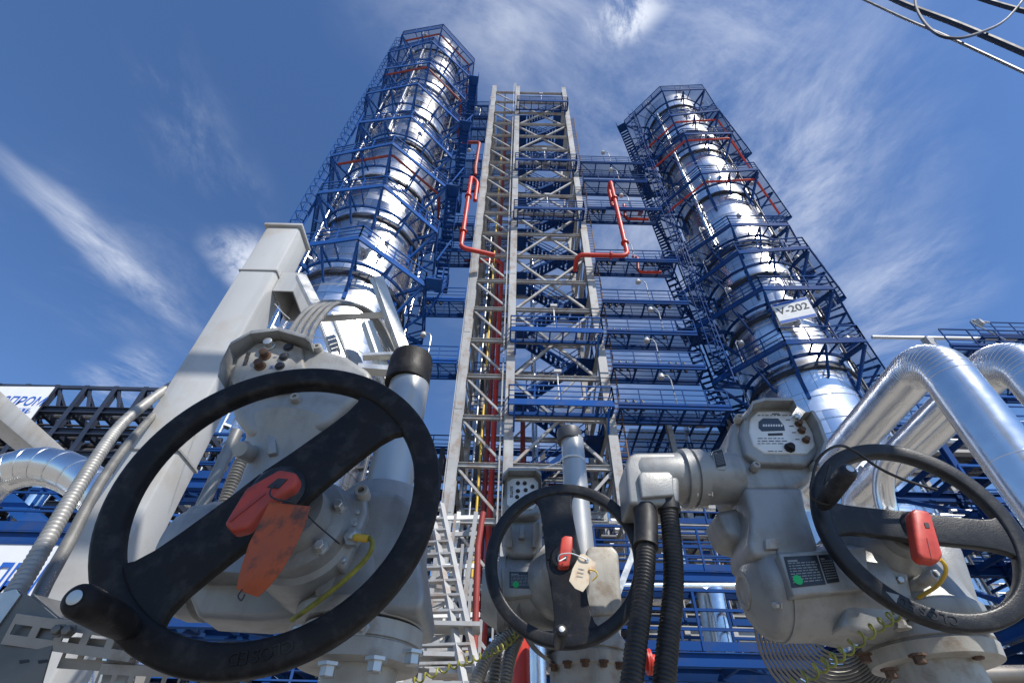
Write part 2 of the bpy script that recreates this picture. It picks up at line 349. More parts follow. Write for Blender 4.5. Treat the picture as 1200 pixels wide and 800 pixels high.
g = MB().add([(-900, -900, 0), (900, -900, 0), (900, 900, 0), (-900, 900, 0)], [(0, 1, 2, 3)]).build('ground', 'ground'); g['kind'] = 'structure'
# ------------------------------------------------------------------ the two clad columns
def rail(mb, a, b, h=1.1, step=1.25, th=.055, rails=(1., .66, .34), post=True):
    a = Vector(a); b = Vector(b); n = max(1, round((b - a).length / step))
    if post:
        for i in range(n + 1):
            p = a.lerp(b, i / n); mb.beam(p, p + Z * h, th, th)
    for k, f in enumerate(rails): mb.beam(a + Z * h * f, b + Z * h * f, th * (1.15 if k == 0 else .75), th * (1.15 if k == 0 else .75))
    mb.beam(a + Z * .09, b + Z * .09, .012, .16)
def stair(parent, a, b, w, side, mt='blue', name='stair', tread=.28):
    """a flight from a up to b; side = horizontal unit vector across the flight"""
    a = Vector(a); b = Vector(b); side = Vector(side).normalized(); mb = MB()
    for s in (-.5, .5): mb.beam(a + side * w * s, b + side * w * s, .05, .26)
    n = max(3, int((b.z - a.z) / .26)); run = (b - a); run.z = 0; run.normalize()
    for i in range(1, n):
        p = a.lerp(b, i / n); q = p - side * (w / 2 - .03); r = p + side * (w / 2 - .03)
        mb.beam(q, r, tread * .8, .03, up=(0, 0, 1))
    o = mb.build(name, mt, parent)
    for s in (-.5, .5):
        hb = MB(); k = max(2, int((b - a).length / 1.3))
        for i in range(k + 1):
            p = a.lerp(b, i / k) + side * w * s; hb.beam(p, p + Z * 1.0, .05, .05)
        for h in (1.0, .55): hb.beam(a + side * w * s + Z * h, b + side * w * s + Z * h, .05, .05)
        hb.build('handrail', mt, o)
    return o
def hexpt(c, R, a, z): return Vector((c[0] + R * math.cos(R_(a)), c[1] + R * math.sin(R_(a)), z))
def column_tower(label, c, r, ztop, decks, poly, a0, blue, rings, stair_side, seam, sections):
    decks = [d + 1 for d in decks]; ztop += 1
    t = thing('distillation_column', (c[0], c[1], 0), label, 'distillation column')
    prof = [(0, r)]; z = 2.0
    def rad(z):
        for z1, rr in sections:
            if z < z1: return rr
        return sections[-1][1]
    while z < ztop - 1:
        q = rad(z); prof += [(z, q), (z + .01, q + .03), (z + .09, q + .03), (z + .10, q), (z + .3, q)]; z += seam
    q = rad(ztop); prof += [(ztop, q), (ztop + q * .3, q * .88), (ztop + q * .5, q * .55), (ztop + q * .56, .1)]
    MB().lathe((c[0], c[1], 0), Z, prof, 64).build('shell', 'shell', t, ang=25)
    vb = MB()
    for k in range(5):                                 # vertical lap joints of the cladding sheets
        a = 2 * math.pi * k / 14
        for j in range(len(decks)):
            z1 = decks[j] - .5; z0 = decks[j - 1] - .1 if j else 3
            q = rad(z1) + .006; aa = a + (j % 2) * .22
            vb.beam((c[0] + q * math.cos(aa), c[1] + q * math.sin(aa), z0), (c[0] + q * math.cos(aa), c[1] + q * math.sin(aa), z1), (.03), .02, up=(math.cos(aa), math.sin(aa), 0))
    vb.build('lap_joint', 'clad', t)
    ri = r + .35; first = None
    A = [p[0] for p in poly] + [poly[0][0] + 360]; RR = [p[1] for p in poly] + [poly[0][1]]; Rp = sum(RR) / 7
    def edge(a, z, inset=0):                             # point of the platform outline in the direction a
        a = A[0] + (a - A[0]) % 360
        for k in range(6):
            if A[k] - 1e-6 <= a <= A[k + 1] + 1e-6:
                p, q = hexpt((0, 0), RR[k], A[k], 0), hexpt((0, 0), RR[k + 1], A[k + 1], 0); u = Vector((math.cos(R_(a)), math.sin(R_(a)), 0)); d = q - p
                t_ = (p.x * d.y - p.y * d.x) / (u.x * d.y - u.y * d.x); return hexpt(c, t_ - inset, a, z)
    for j, zd in enumerate(decks):
        if first is None:
            o = MB(); ca = math.cos(R_(30))
            for k in range(6):
                p, q = hexpt(c, RR[k], A[k], zd - .14), hexpt(c, RR[k + 1], A[k + 1], zd - .14); o.beam(p, q, .09, .2)
                for f in range(3):
                    u = p.lerp(q, f / 3); d = Vector((u.x - c[0], u.y - c[1], 0)); d.normalize()
                    o.beam(Vector((c[0], c[1], zd - .12)) + d * ri, u + Z * .02, .055, .12)
            o.ringlathe((c[0], c[1], zd - .28), Z, [(0, ri - .1), (0, ri), (.2, ri), (.2, ri - .1)], 48)
            first = pf = o.build('platform', blue, t)
            g = MB(); n = 48; vs = []; fs = []
            for k in range(n):
                an = a0 + 360 * k / n
                vs += [hexpt(c, ri, an, zd), edge(an, zd, .06), hexpt(c, ri, an, zd + .03), edge(an, zd + .03, .06)]
            for k in range(n):
                b, e = 4 * k, 4 * ((k + 1) % n); fs += [(b, b + 1, e + 1, e), (b + 2, e + 2, e + 3, b + 3), (b + 1, b + 3, e + 3, e + 1), (b, e, e + 2, b + 2)]
            g.add(vs, fs).build('deck_grating', 'grat', pf)
            h = MB()
            for k in range(6): rail(h, hexpt(c, RR[k], A[k], zd), hexpt(c, RR[k + 1], A[k + 1], zd), th=.06)
            h.build('railing', blue, pf)
            for k in range(6):
                b = MB(); pk = hexpt(c, RR[k] - .15, A[k], zd - .3); b.beam(pk, hexpt(c, r + .02, A[k], zd - 2.4), .13, .16)
                b.beam(hexpt(c, r + .02, A[k], zd - .3), pk, .12, .16); b.beam(hexpt(c, r + .04, A[k], zd - 2.9), hexpt(c, r + .04, A[k], zd - .2), .2, .08, up=(math.cos(R_(A[k])), math.sin(R_(A[k])), 0))
                b.build('bracket', blue, pf)
                b = MB(); am = (A[k] + A[k + 1]) / 2; pm = edge(am, zd - .25, .1); b.beam(pm, hexpt(c, r + .02, am, zd - 1.7), .1, .12); b.beam(hexpt(c, r + .02, am, zd - .25), pm, .1, .14)
                pass
                b.build('brace', blue, pf)
        else:
            c_ = copy_part(first, t, (0, 0, zd - decks[0])); s_ = (1, 1.0, 1.05, .96, 1.06, 1.0, 1.07, 1.04)[j % 8]; c_.scale = (s_, s_, 1); c_.rotation_euler = (0, 0, R_((0, 2.5, -2, 3, -1, 2, -3, 1)[j % 8]))
        MB().ringlathe((c[0], c[1], zd - 1.0), Z, [(0, r + .01), (0, r + .14), (.25, r + .14), (.25, r + .01)], 48).build('stiffening_ring', 'blackst', t)
    for j, mt, dz in rings:                              # fire water ring lines under a deck, on three or four sides of the hexagon
        pts = [edge(a, decks[j] + dz, .35) for a in (A[0] - 50, A[0], A[1], A[2] - 8)]
        MB().tube(pipe_path(pts, .4, 5), .09, 10).build('ring_pipe', mt, t)
    i0 = stair_side % 6; P0, P1 = hexpt(c, RR[i0], A[i0], 0), hexpt(c, RR[i0 + 1], A[i0 + 1], 0); ed = (P1 - P0).normalized()
    for j in range(len(decks) - 1):                      # one outside flight per storey, alternate ways
        nrm = Vector((ed.y, -ed.x, 0)); off = nrm * .55
        p = P0 + ed * .3 + off; q = P1 - ed * .3 + off
        if j % 2: p, q = q, p
        p.z = decks[j]; q.z = decks[j + 1]; mid = p.lerp(q, .5)
        stair(t, p, q, .8, nrm, blue)
        lb = MB()
        for e in ((p, q) if j == 0 else (q,)):
            d = (q - p); d.z = 0; d.normalize(); s = -1 if e is p else 1
            cc = Vector((e.x, e.y, e.z - .05)) + d * s * .4 ; lb.beam(cc - d * .45, cc + d * .45, .95, .08)
            rail(lb, cc + nrm * .45 - d * .45, cc + nrm * .45 + d * .45, step=.9)
        lb.beam(mid - nrm * .4 - Z * .15, mid - nrm * (.55 + Rp * .866 - r) - Z * 1.2, .12, .16); lb.beam(mid + nrm * .4, Vector((mid.x, mid.y, decks[j] - .2)) - nrm * .4, .1, .1)
        lb.build('stair_landing', blue, t)
    # a caged ladder and riser pipes on the side that looks at the camera
    for k, (da, rr, z0, z1, mt) in enumerate(sections and [(-22, .16, decks[-5], decks[-1] - 1, 'clads'), (62, .07, 3, decks[-2], 'darkpipe'), (100, .11, 4, decks[-1], 'clads'), (-64, .09, 4, decks[-3], 'clads')]):
        aa = a0 + da; q = r + .35; b = MB()
        b.tube([hexpt(c, q, aa, z0), hexpt(c, q, aa, z1)], rr, 12); zz = z0 + .6
        while zz < z1: b.box(hexpt(c, q - .15, aa, zz), (.3, .3, .1), R_(aa)); zz += 3
        b.build('riser_pipe', mt, t)
    for j, zd in enumerate(decks):                       # small lamps and nozzles seen at each storey
        for aa in (a0 + 20 + 13 * (j % 3), a0 - 35 + 9 * (j % 2), a0 + 85):
            b = MB(); p2 = edge(aa, zd, .3)
            d = Vector((math.cos(R_(aa)), math.sin(R_(aa)), 0)); p2 = p2
            b.tube([p2, p2 + Z * 2.0, p2 + Z * 2.25 - d * .15, p2 + Z * 2.3 - d * .45], .035, 6); lp = b.build('lamp_post', 'lamp', t)
            MB().lathe(p2 + Z * 2.36 - d * .5, -Z, [(0, .08), (.05, .16), (.3, .19), (.34, .1)], 12).build('lamp_head', 'lamp', lp)
        aa = a0 + 33 + 40 * ((j * 5) % 4) - 30
        n = MB(); d = Vector((math.cos(R_(aa)), math.sin(R_(aa)), 0)); o = hexpt(c, r - .02, aa, zd + 1.4)
        n.lathe(o, d, [(0, .32), (.3, .32), (.3, .44), (.42, .44), (.42, .4), (.5, .38), (.5, .05)], 20); n.build('manway_nozzle', 'clad', t)
    k = -2 if a0 > -100 else 2                           # caged ladder outside the far corner of the platforms
    aa = A[5] - 10 if a0 > -100 else A[5] + 12; lb = MB(); d = Vector((math.cos(R_(aa)), math.sin(R_(aa)), 0)); s = Vector((-d.y, d.x, 0)); o = edge(aa, 0) + d * .1
    for w_ in (-.25, .25): lb.beam(o + s * w_ + Z * (decks[0] - 1), o + s * w_ + Z * (decks[-1] + 1), .07, .07)
    z = decks[0] - .8
    while z < decks[-1] + .9: lb.beam(o - s * .25 + Z * z, o + s * .25 + Z * z, .04, .04); z += .45
    z = decks[0] + 1.2
    while z < decks[-1] + 1:
        hp = [o - s * .25, o - s * .38 + d * .4, o + d * .72, o + s * .38 + d * .4, o + s * .25]
        for i in range(4): lb.beam(hp[i] + Z * z, hp[i + 1] + Z * z, .04, .07)
        z += 1.0
    for q in (o - s * .38 + d * .4, o + d * .72, o + s * .38 + d * .4): lb.beam(q + Z * (decks[0] + 1.2), q + Z * (decks[-1] + 1), .04, .04)
    lb.build('caged_ladder', blue, t)
    return t
CL = (-9.75, 20.83); CR = (17.68, 24.23)
TL = column_tower('left aluminium-clad column ringed by bright blue hexagonal platforms, rising behind the grey post', CL, 3.15, 66,
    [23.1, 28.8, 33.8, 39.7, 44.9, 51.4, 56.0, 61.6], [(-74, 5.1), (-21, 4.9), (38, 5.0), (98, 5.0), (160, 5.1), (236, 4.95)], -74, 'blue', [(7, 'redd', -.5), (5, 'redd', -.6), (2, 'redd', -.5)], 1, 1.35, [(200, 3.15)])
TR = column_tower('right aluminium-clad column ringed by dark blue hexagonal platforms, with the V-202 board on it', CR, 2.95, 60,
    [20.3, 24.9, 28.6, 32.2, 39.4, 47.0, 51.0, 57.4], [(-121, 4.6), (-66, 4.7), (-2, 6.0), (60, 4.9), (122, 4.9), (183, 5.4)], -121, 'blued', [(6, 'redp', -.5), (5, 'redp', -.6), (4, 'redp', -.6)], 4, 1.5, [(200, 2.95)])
# big side nozzle low on the right column
nz = MB(); d = Vector((-.94, -.34, 0)); o = Vector((CR[0], CR[1], 0)) + d * 2.4; o.z = PZ(875, 455, 1.0 + 17.3).z
o.z = 17.4; nz.tube(pipe_path([o, o + d * 1.0], .95, 10), .75, 20); nz.lathe(o + d * 1.0, d, [(0, .75), (.15, .7), (.3, .5), (.36, .1)], 20); nz.build('side_draw_nozzle', 'clad', TR)
# the V-202 board
r0 = ray(930, 364); h = Vector((r0.x, r0.y, 0)).normalized(); dd = Vector((CR[0], CR[1], 0))
tca = dd.dot(h); pr = math.sqrt(max(0, 3.65 ** 2 - (dd - h * tca).length ** 2)); hit = h * (tca - pr); zb = 1 + r0.z / Vector((r0.x, r0.y, 0)).length * (tca - pr)
nb = (hit - dd).normalized(); nb = (nb * 1.0 + Vector((-h.x, -h.y, 0)) * .55).normalized(); xb = Vector((-nb.y, nb.x, 0)); bc = Vector((hit.x, hit.y, zb)) + nb * .05
bd = MB(); w, hh = 2.0, 1.75
bd.prism([bc + xb * sx * w / 2 + Z * sz * hh / 2 for sx, sz in ((-1, -1), (1, -1), (1, 1), (-1, 1))], -nb * .05)
bo = bd.build('name_board', 'white', TR)
bs = MB(); 
for sz in (-1, 1): bs.prism([bc + nb * .012 + xb * sx * w / 2 * .98 + Z * (sz * hh * .42 + s2 * .1) for sx, s2 in ((-1, -1), (1, -1), (1, 1), (-1, 1))], -nb * .009)
bs.build('board_stripe', 'ink', bo)
text('lettering', 'V-202', .78, 'inkb', bc + nb * .006 + Z * .12, xb, Z, bo, ext=.004, sx=.92)
# ------------------------------------------------------------------ grey steel stair frame between the columns
def zY(py, Y, px=650): return P(px, py, Y).z
XL, XM, XR = P(538, 480, 23).x, P(597, 480, 23).x, P(712, 490, 23).x + .12
YF, YB, ZT = 23.0, 29.5, 66.3
FR = thing('steel_tower', ((XL + XR) / 2, (YF + YB) / 2, 0), 'tall light grey steel frame with zigzag stairs and blue balconies between the two columns', 'steel frame')
lv = [2.8 + 2.95 * k for k in range(22)]
for x in (XL, XM, XR):
    for y in (YF, YB):
        w = .5 if y == YF else .42
        sp_ = MB().hbeam((x, y, 0), (x, y, ZT), w, w, up=(0, 1, 0))
        for z in range(6, 64, 6): sp_.box((x, y - w / 2 - .008, z + .4), (w * .8, .02, .9)); 
        sp_.build('leg', 'frame', FR)
for i, z in enumerate(lv):
    b = MB()
    b.hbeam((XL + .25, YF, z), (XM - .25, YF, z), .2, .26); b.hbeam((XM + .25, YF, z), (XR - .25, YF, z), .2, .28)
    b.hbeam((XL + .25, YB, z), (XM - .25, YB, z), .2, .28); b.hbeam((XM + .25, YB, z), (XR - .25, YB, z), .2, .28)
    for x in (XL, XM, XR): b.hbeam((x, YF + .25, z), (x, YB - .25, z), .2, .28)
    for x in (XL + 1.3, ): b.hbeam((x, YF + .15, z - .01), (x, YB - .15, z - .01), .12, .2)
    b.build('floor_beam', 'frame', FR)
for i in range(len(lv) - 1):
    z0, z1 = lv[i], lv[i + 1]
    MB().beam((XL + .2, YF + .06, z1 - .1), (XM - .2, YF + .06, z0 + .1), .12, .12).build('front_brace', 'frame', FR)
    MB().beam((XL, YF + .3, z0 + .1), (XL, YB - .3, z1 - .1), .11, .11).build('side_brace', 'frame', FR); MB().beam((XR, YF + .3, z1 - .1), (XR, YB - .3, z0 + .1), .11, .11).build('side_brace', 'frame', FR)
    MB().beam((XL + .2, YB + .05, z0), (XM - .2, YB + .05, z1), .1, .1).build('rear_brace', 'frame', FR)
for i in range(0, len(lv) - 2, 2):
    z0, z1 = lv[i], lv[i + 2]
    MB().beam((XM + .2, YF + .07, z0 + .1), (XR - .2, YF + .07, z1 - .1), .15, .15).build('front_brace', 'frame', FR); MB().beam((XM + .2, YF + .24, z1 - .1), (XR - .2, YF + .24, z0 + .1), .15, .15).build('front_brace', 'frame', FR)
    MB().beam((XM + .2, YB + .05, z0), (XR - .2, YB + .05, z1), .11, .11).build('rear_brace', 'frame', FR)
for i in range(len(lv) - 1):                             # stairs zigzag behind the front face
    z0, z1 = lv[i], lv[i + 1]; y = YF + 2.0 + (i % 2) * 1.1; a, b = Vector((XM + 1.0, y, z0)), Vector((XR - 1.0, y, z1))
    if i % 2: a, b = Vector((XR - 1.0, y, z0)), Vector((XM + 1.0, y, z1))
    stair(FR, a, b, .95, Yv, 'blued')
    l = MB(); xe = XR - .6 if i % 2 == 0 else XM + .6
    l.box((xe, YF + 2.55, z1 - .03), (.95, 2.3, .06)); rail(l, (xe + (.45 if i % 2 == 0 else -.45), YF + 1.5, z1), (xe + (.45 if i % 2 == 0 else -.45), YF + 3.6, z1)); l.build('stair_landing', 'blued', FR)
    if i % 3 != 1:
        k = MB(); k.box((XL + 1.4, YF + 4.6, z1 - .02), (2.3, 2.6, .05)); k.build('floor_grating', 'grat2', FR)
        k = MB(); rail(k, (XL + .3, YF + 3.3, z1), (XM - .3, YF + 3.3, z1)); k.build('floor_railing', 'blued', FR)
for py, mt in ((466, 'blue'), (381, 'blue'), (239, 'blued'), (182, 'blued'), (113, 'blued')):   # balconies on the front
    z = zY(py + 8, 22) ; b = MB(); x0, x1 = XM - .05, XR + .05; y0, y1 = 21.75, 22.72
    b.beam((x0, y0, z - .12), (x1, y0, z - .12), .09, .24); b.beam((x0, y1, z - .12), (x1, y1, z - .12), .09, .24)
    for k in range(8):
        x = x0 + (x1 - x0) * k / 7; b.beam((x, y0 + .05, z - .12), (x, y1 - .05, z - .12), .07, .2)
    for x in (x0 + .3, x1 - .3): b.beam((x, y0 + .1, z - .25), (x, y1 + .02, z - 1.3), .1, .1)
    bal = b.build('balcony', mt, FR)
    MB().box(((x0 + x1) / 2, (y0 + y1) / 2, z + .015), (x1 - x0, y1 - y0, .03)).build('deck_grating', 'grat', bal)
    h = MB(); rail(h, (x0, y0, z), (x1, y0, z), th=.06); rail(h, (x0, y0, z), (x0, y1, z), th=.06); rail(h, (x1, y0, z), (x1, y1, z), th=.06); h.beam((x0, y0 - .01, z + .06), (x1, y0 - .01, z + .06), .03, .1)
    h.build('railing', mt, bal)
    q = MB(); xx = (x0 + x1) / 2 - .1; q.tube([(xx, y0 + .2, z), (xx, y0 + .2, z + 2.3)], .04, 6); lp = q.build('lamp_post', 'white', bal)
    q = MB(); q.box((xx, y0 + .12, z + 2.25), (.42, .2, .18)); q.build('lamp_head', 'lamp', lp)
lad = MB(); xl = XR + .45
for s in (-.22, .22): lad.beam((xl + s, YF - .1, 2), (xl + s, YF - .1, 58), .07, .07)
zz = 2.2
while zz < 57.8: lad.beam((xl - .22, YF - .1, zz), (xl + .22, YF - .1, zz), .04, .04); zz += .35
lad.build('cable_ladder', 'rust', FR)
lad = MB(); xl = XM - .34
for s in (-.1, .1): lad.beam((xl + s, YF - .15, 2), (xl + s, YF - .15, 67.5), .08, .06)
lad.build('cable_ladder', 'frame', FR)
tr = MB(); xl = XL - .3
for z in [lv[0] + 2.95 * k for k in range(21)]: rail(tr, (xl, YF - .25, z), (xl, YF + .3, z + .02), h=1.0, step=.5, th=.04)
tr.beam((xl, YF - .25, 2), (xl, YF - .25, 60), .05, .05); tr.build('ladder_rail', 'frame', FR)
# pipes climbing inside the left bay
def pipe_thing(name, label, pts, r, mt, bend=.5, group=None, flanges=(), n=16, cat='pipe'):
    pts = [Vector(p) for p in pts]; mb = MB().tube(pipe_path(pts, bend, 8) if len(pts) > 2 else pts, r, n)
    o = mb.build(name, mt); tag(o, label, cat, group)
    if flanges:
        f = MB()
        for p, d in flanges: f.lathe(Vector(p) - Vector(d).normalized() * r * .35, d, [(0, r * 1.05), (0, r * 1.7), (r * .3, r * 1.7), (r * .34, r * 1.3), (r * .36, r * 1.7), (r * .66, r * 1.7), (r * .66, r * 1.05)], 16)
        f.build('flange', mt, o)
    return o
yb = YF + 1.3
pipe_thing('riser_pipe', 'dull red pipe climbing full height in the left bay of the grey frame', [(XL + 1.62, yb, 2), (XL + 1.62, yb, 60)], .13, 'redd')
pipe_thing('riser_pipe', 'bright red pipe in the lower left bay of the grey frame, beside yellow pipes', [(XL + 1.95, yb - .3, 2), (XL + 1.95, yb - .3, 33), (XL - 1.0, yb - .3, 33)], .15, 'redp')
for z0, z1 in ((5, 19), (22, 27), (29.5, 34), (36, 39), (42, 45), (48, 50)):
    pipe_thing('riser_pipe', 'thin yellow pipe length inside the left bay of the grey frame', [(XL + 1.3, yb - .55, z0), (XL + 1.3, yb - .55, z1)], .065, 'yellow', group='yellow pipe lengths in the frame')
pipe_thing('riser_pipe', 'thin grey pipe climbing the left bay of the grey frame', [(XL + .95, yb - .4, 2), (XL + .95, yb - .4, 36)], .06, 'galv')
pipe_thing('riser_pipe', 'broad dark lagged pipe at the back of the left bay of the grey frame', [(XL + .9, YF + 4.2, 2), (XL + .9, YF + 4.2, 40)], .3, 'darkpipe')
pipe_thing('riser_pipe', 'white lagged pipe behind the stairs of the grey frame', [(XM + 1.7, YF + 5.5, 2), (XM + 1.7, YF + 5.5, 45)], .2, 'clads')
pipe_thing('riser_pipe', 'red pipe behind the stairs low in the grey frame', [(XM + .9, YF + 5.0, 2), (XM + .9, YF + 5.0, 21)], .16, 'redd')
# ------------------------------------------------------------------ walkways from the frame to the columns
def walkway(label, group, x0, x1, y0, y1, z, mt='blued', lamp=None, valves=0, slab=False):
    t = thing('walkway', ((x0 + x1) / 2, (y0 + y1) / 2, z), label, 'walkway', group)
    b = MB()
    for y in (y0, y1): b.hbeam((x0, y, z - .14), (x1, y, z - .14), .12, .24)
    n = max(3, int((x1 - x0) / 1.15))
    for k in range(n + 1):
        x = x0 + .1 + (x1 - x0 - .2) * k / n; b.beam((x, y0 + .07, z - .12), (x, y1 - .07, z - .12), .07, .18)
        if k % 2 == 0 and k < n: b.beam((x, y0 + .07, z - .22), (x + (x1 - x0) / n, y1 - .07, z - .22), .06, .05)
    b.build('girder', mt, t)
    MB().box(((x0 + x1) / 2, (y0 + y1) / 2, z + .025), (x1 - x0, y1 - y0, .03)).build('deck_grating', 'grat3', t)
    h = MB(); rail(h, (x0, y0, z), (x1, y0, z), th=.05); h.build('railing', mt, t)
    h = MB(); rail(h, (x0, y1, z), (x1, y1, z), th=.05); h.build('railing', mt, t)
    if lamp is not None:
        q = MB(); p = Vector((lamp, y0 + .08, z)); q.tube([p, p + Z * 1.9, p + Z * 2.2 + X * -.12, p + Z * 2.25 - X * .5], .035, 6); lp = q.build('lamp_post', 'galv', t)
        MB().lathe(p + Z * 2.3 - X * .5, -Z, [(0, .06), (.06, .15), (.3, .19), (.36, .1)], 12).build('lamp_head', 'lamp', lp)
    for k in range(valves):
        q = MB(); p = Vector((x0 + .6 + .42 * (k % 3) + (k // 3) * (x1 - x0) * .55, y0 + .5, z)); q.lathe(p, Z, [(0, .1), (.3, .1), (.3, .19), (.5, .19), (.55, .08), (.7, .08)], 10); q.build('valve', 'darkpipe', t)
    return t
ords = ['topmost', 'second from the top', 'third from the top', 'fourth from the top', 'fifth from the top', 'sixth from the top', 'seventh from the top', 'lowest']
for k, (py, x1, v) in enumerate(((191, 752, 0), (212, 758, 0), (244, 775, 3), (304, 794, 6), (352.5, 806, 6), (388, 816, 4), (427.5, 826, 6), (474, 856, 3))):
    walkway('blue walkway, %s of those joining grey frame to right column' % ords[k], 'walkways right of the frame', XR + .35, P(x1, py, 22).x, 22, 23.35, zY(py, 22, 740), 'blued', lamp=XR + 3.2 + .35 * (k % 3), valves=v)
for k, (py, x0) in enumerate(((123, -5.6), (135, -5.6), (149, -5.6), (187, -5.6), (206, -5.6), (262, -5.7), (292, -5.8), (350, -6.2), (422, -6.5))):
    nm = (['topmost', 'second from the top', 'third from the top', 'fourth from the top', 'fifth from the top', 'sixth from the top', 'seventh from the top', 'last but one', 'lowest'])[k]
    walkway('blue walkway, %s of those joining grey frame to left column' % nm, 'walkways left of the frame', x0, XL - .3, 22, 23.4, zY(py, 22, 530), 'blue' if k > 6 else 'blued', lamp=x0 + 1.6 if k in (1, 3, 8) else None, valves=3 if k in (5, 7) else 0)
# ------------------------------------------------------------------ the red fire water pipes
def RP(pts, Y): return [P(x, y, Y) for x, y in pts]
a = P(715, 212, 21.6); b = P(736, 300, 21.6); bx = Vector(((a.x + b.x) / 2, 21.6, 0))
zt, zb_ = a.z, b.z
top = Vector((bx.x, 21.6, zt)); bot = Vector((bx.x, 21.6, zb_))
pipe_thing('fire_water_pipe', 'bright red pipe with bends hanging in front of the walkways right of the grey frame',
           [(bx.x - 3.6, 23, zb_), (bx.x - 3.6, 21.6, zb_), bot, top, top + Vector((0, .8, 0)), top + Vector((0, .8, -3.2)), top + Vector((2.4, .8, -3.2)), top + Vector((2.4, 1.6, -2.6))], .17, 'redp', .5,
           flanges=[(bot + Z * 1.6, Z), (bot + Z * 7.8, Z), (bot + X * -1.2, X), (top + Vector((1.0, .8, -3.2)), X)])
pipe_thing('fire_water_pipe', 'thin red branch pipe under the third walkway right of the grey frame', [P(731, 240, 22.9), P(733, 256, 22.9), P(760, 257, 22.9)], .12, 'redp', .3)
pipe_thing('fire_water_pipe', 'thin red branch pipe under the fourth walkway right of the grey frame', [P(741, 300, 22.9), P(747, 302, 22.9), P(748, 319, 22.9), P(775, 319, 22.9)], .12, 'redp', .3)
a = P(553, 207, 21.4); b = P(539, 290, 21.4); bx = (a.x + b.x) / 2
top = Vector((bx, 21.4, a.z)); bot = Vector((bx, 21.4, b.z))
pipe_thing('fire_water_pipe', 'bright red pipe with bends hanging between the left column and the grey frame',
           [bot + Vector((2.4, .6, 0)), bot, top, top + Vector((.5, .5, 0)), top + Vector((.5, .5, -3))], .17, 'redp', .4,
           flanges=[(bot + Z * 2.0, Z), (bot + Z * 7.0, Z)])
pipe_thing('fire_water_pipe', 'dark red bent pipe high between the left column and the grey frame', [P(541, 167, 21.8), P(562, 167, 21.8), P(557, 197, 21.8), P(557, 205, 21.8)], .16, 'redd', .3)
# ------------------------------------------------------------------ pipe racks and galleries further off
def rack(name, label, x0, x1, y0, y1, levels, step, colm, beamm, npipe, seed, railm='blued', pmats=('clads', 'darkpipe', 'galv', 'white'), rmax=.26, cat='pipe rack', legs=.34):
    rnd = random.Random(seed); t = thing(name, ((x0 + x1) / 2, (y0 + y1) / 2, 0), label, cat)
    n = max(1, round((x1 - x0) / step)); xs = [x0 + (x1 - x0) * i / n for i in range(n + 1)]
    for x in xs:
        b = MB()
        for y in (y0, y1): b.hbeam((x, y, 0), (x, y, levels[-1] + .2), legs, legs, up=(0, 1, 0))
        for i in range(len(levels) - 1):
            if rnd.random() < .6: b.beam((x, y0 + .2, levels[i]), (x, y1 - .2, levels[i + 1]), .12, .12)
        b.build('post', colm, t)
    for z in levels:
        b = MB()
        for y in (y0, y1): b.hbeam((x0, y, z), (x1, y, z), .22, .34)
        for x in xs: b.hbeam((x + .002, y0 + .2, z), (x + .002, y1 - .2, z), .2, .3)
        k = x0 + 1.2
        while k < x1: b.beam((k, y0 + .12, z + .02), (k, y1 - .12, z + .02), .1, .16); k += 1.2
        b.build('floor_beam', beamm, t)
        if rnd.random() < .75:
            h = MB(); rail(h, (x0, y0 - .1, z + .2), (x1, y0 - .1, z + .2), th=.055); h.build('railing', railm, t)
            xx = x0 + rnd.random() * (x1 - x0) * .3; ww = (x1 - x0) * (.4 + .3 * rnd.random())
            MB().box((xx + ww / 2, (y0 + y1) / 2, z + .2), (ww, (y1 - y0) * .6, .03)).build('deck_grating', 'grat2', t)
        for i in range(npipe):
            y = y0 + .3 + (y1 - y0 - .6) * (i + rnd.random() * .7) / npipe; r = .06 + rnd.random() ** 2 * rmax
            MB().tube([(x0 - .5 * rnd.random(), y, z + .28 + r), (x1 + .5 * rnd.random(), y, z + .28 + r)], r, 10).build('pipe', rnd.choice(pmats), t)
    for i in range(max(3, int((x1 - x0) / 3))):
        x = x0 + rnd.random() * (x1 - x0); y = y0 + rnd.random() * (y1 - y0); a, b_ = sorted(rnd.sample(range(len(levels)), 2)); r = .08 + .14 * rnd.random()
        MB().tube(pipe_path([(x - 1.2, y, levels[a] + .9), (x, y, levels[a] + .9), (x, y, levels[b_] + .9), (x + 1.4, y, levels[b_] + .9)], .35, 6), r, 10).build('pipe', rnd.choice(pmats), t)
    return t
rack('pipe_rack', 'multi-storey grey pipe rack with blue railings behind the walkways right of the grey frame', 6.4, 31, 28, 34, [3.2, 6.2, 9.2, 12.2, 15.2, 18.2, 21.2], 3.9, 'frame', 'blued', 5, 3, pmats=('clads', 'darkpipe', 'galv', 'frame', 'clads'))
rack('pipe_rack', 'dark multi-storey pipe rack filling the space behind the grey frame', -12, 6, 32, 38, [4, 7.4, 10.8, 14.2, 17.6, 21], 3.6, 'darkpipe', 'blued', 6, 9, pmats=('darkpipe', 'galv', 'clads', 'redd', 'darkpipe'))
rack('pipe_rack', 'blue-beamed pipe rack low between the grey post and the left column', -11.5, -4.2, 15.5, 18.5, [1.6, 2.9, 4.2, 5.5, 6.8], 1.9, 'blued', 'blued', 4, 21, 'blue', pmats=('clads', 'white', 'galv'), legs=.2)
rack('pipe_rack', 'low grey pipe rack standing inside the bottom of the grey frame', -2.3, 5.0, 25, 29, [3, 5.5, 8, 10.5, 13], 2.4, 'frame', 'frame', 4, 33, 'blued', pmats=('clads', 'darkpipe', 'galv', 'redd'), legs=.2)
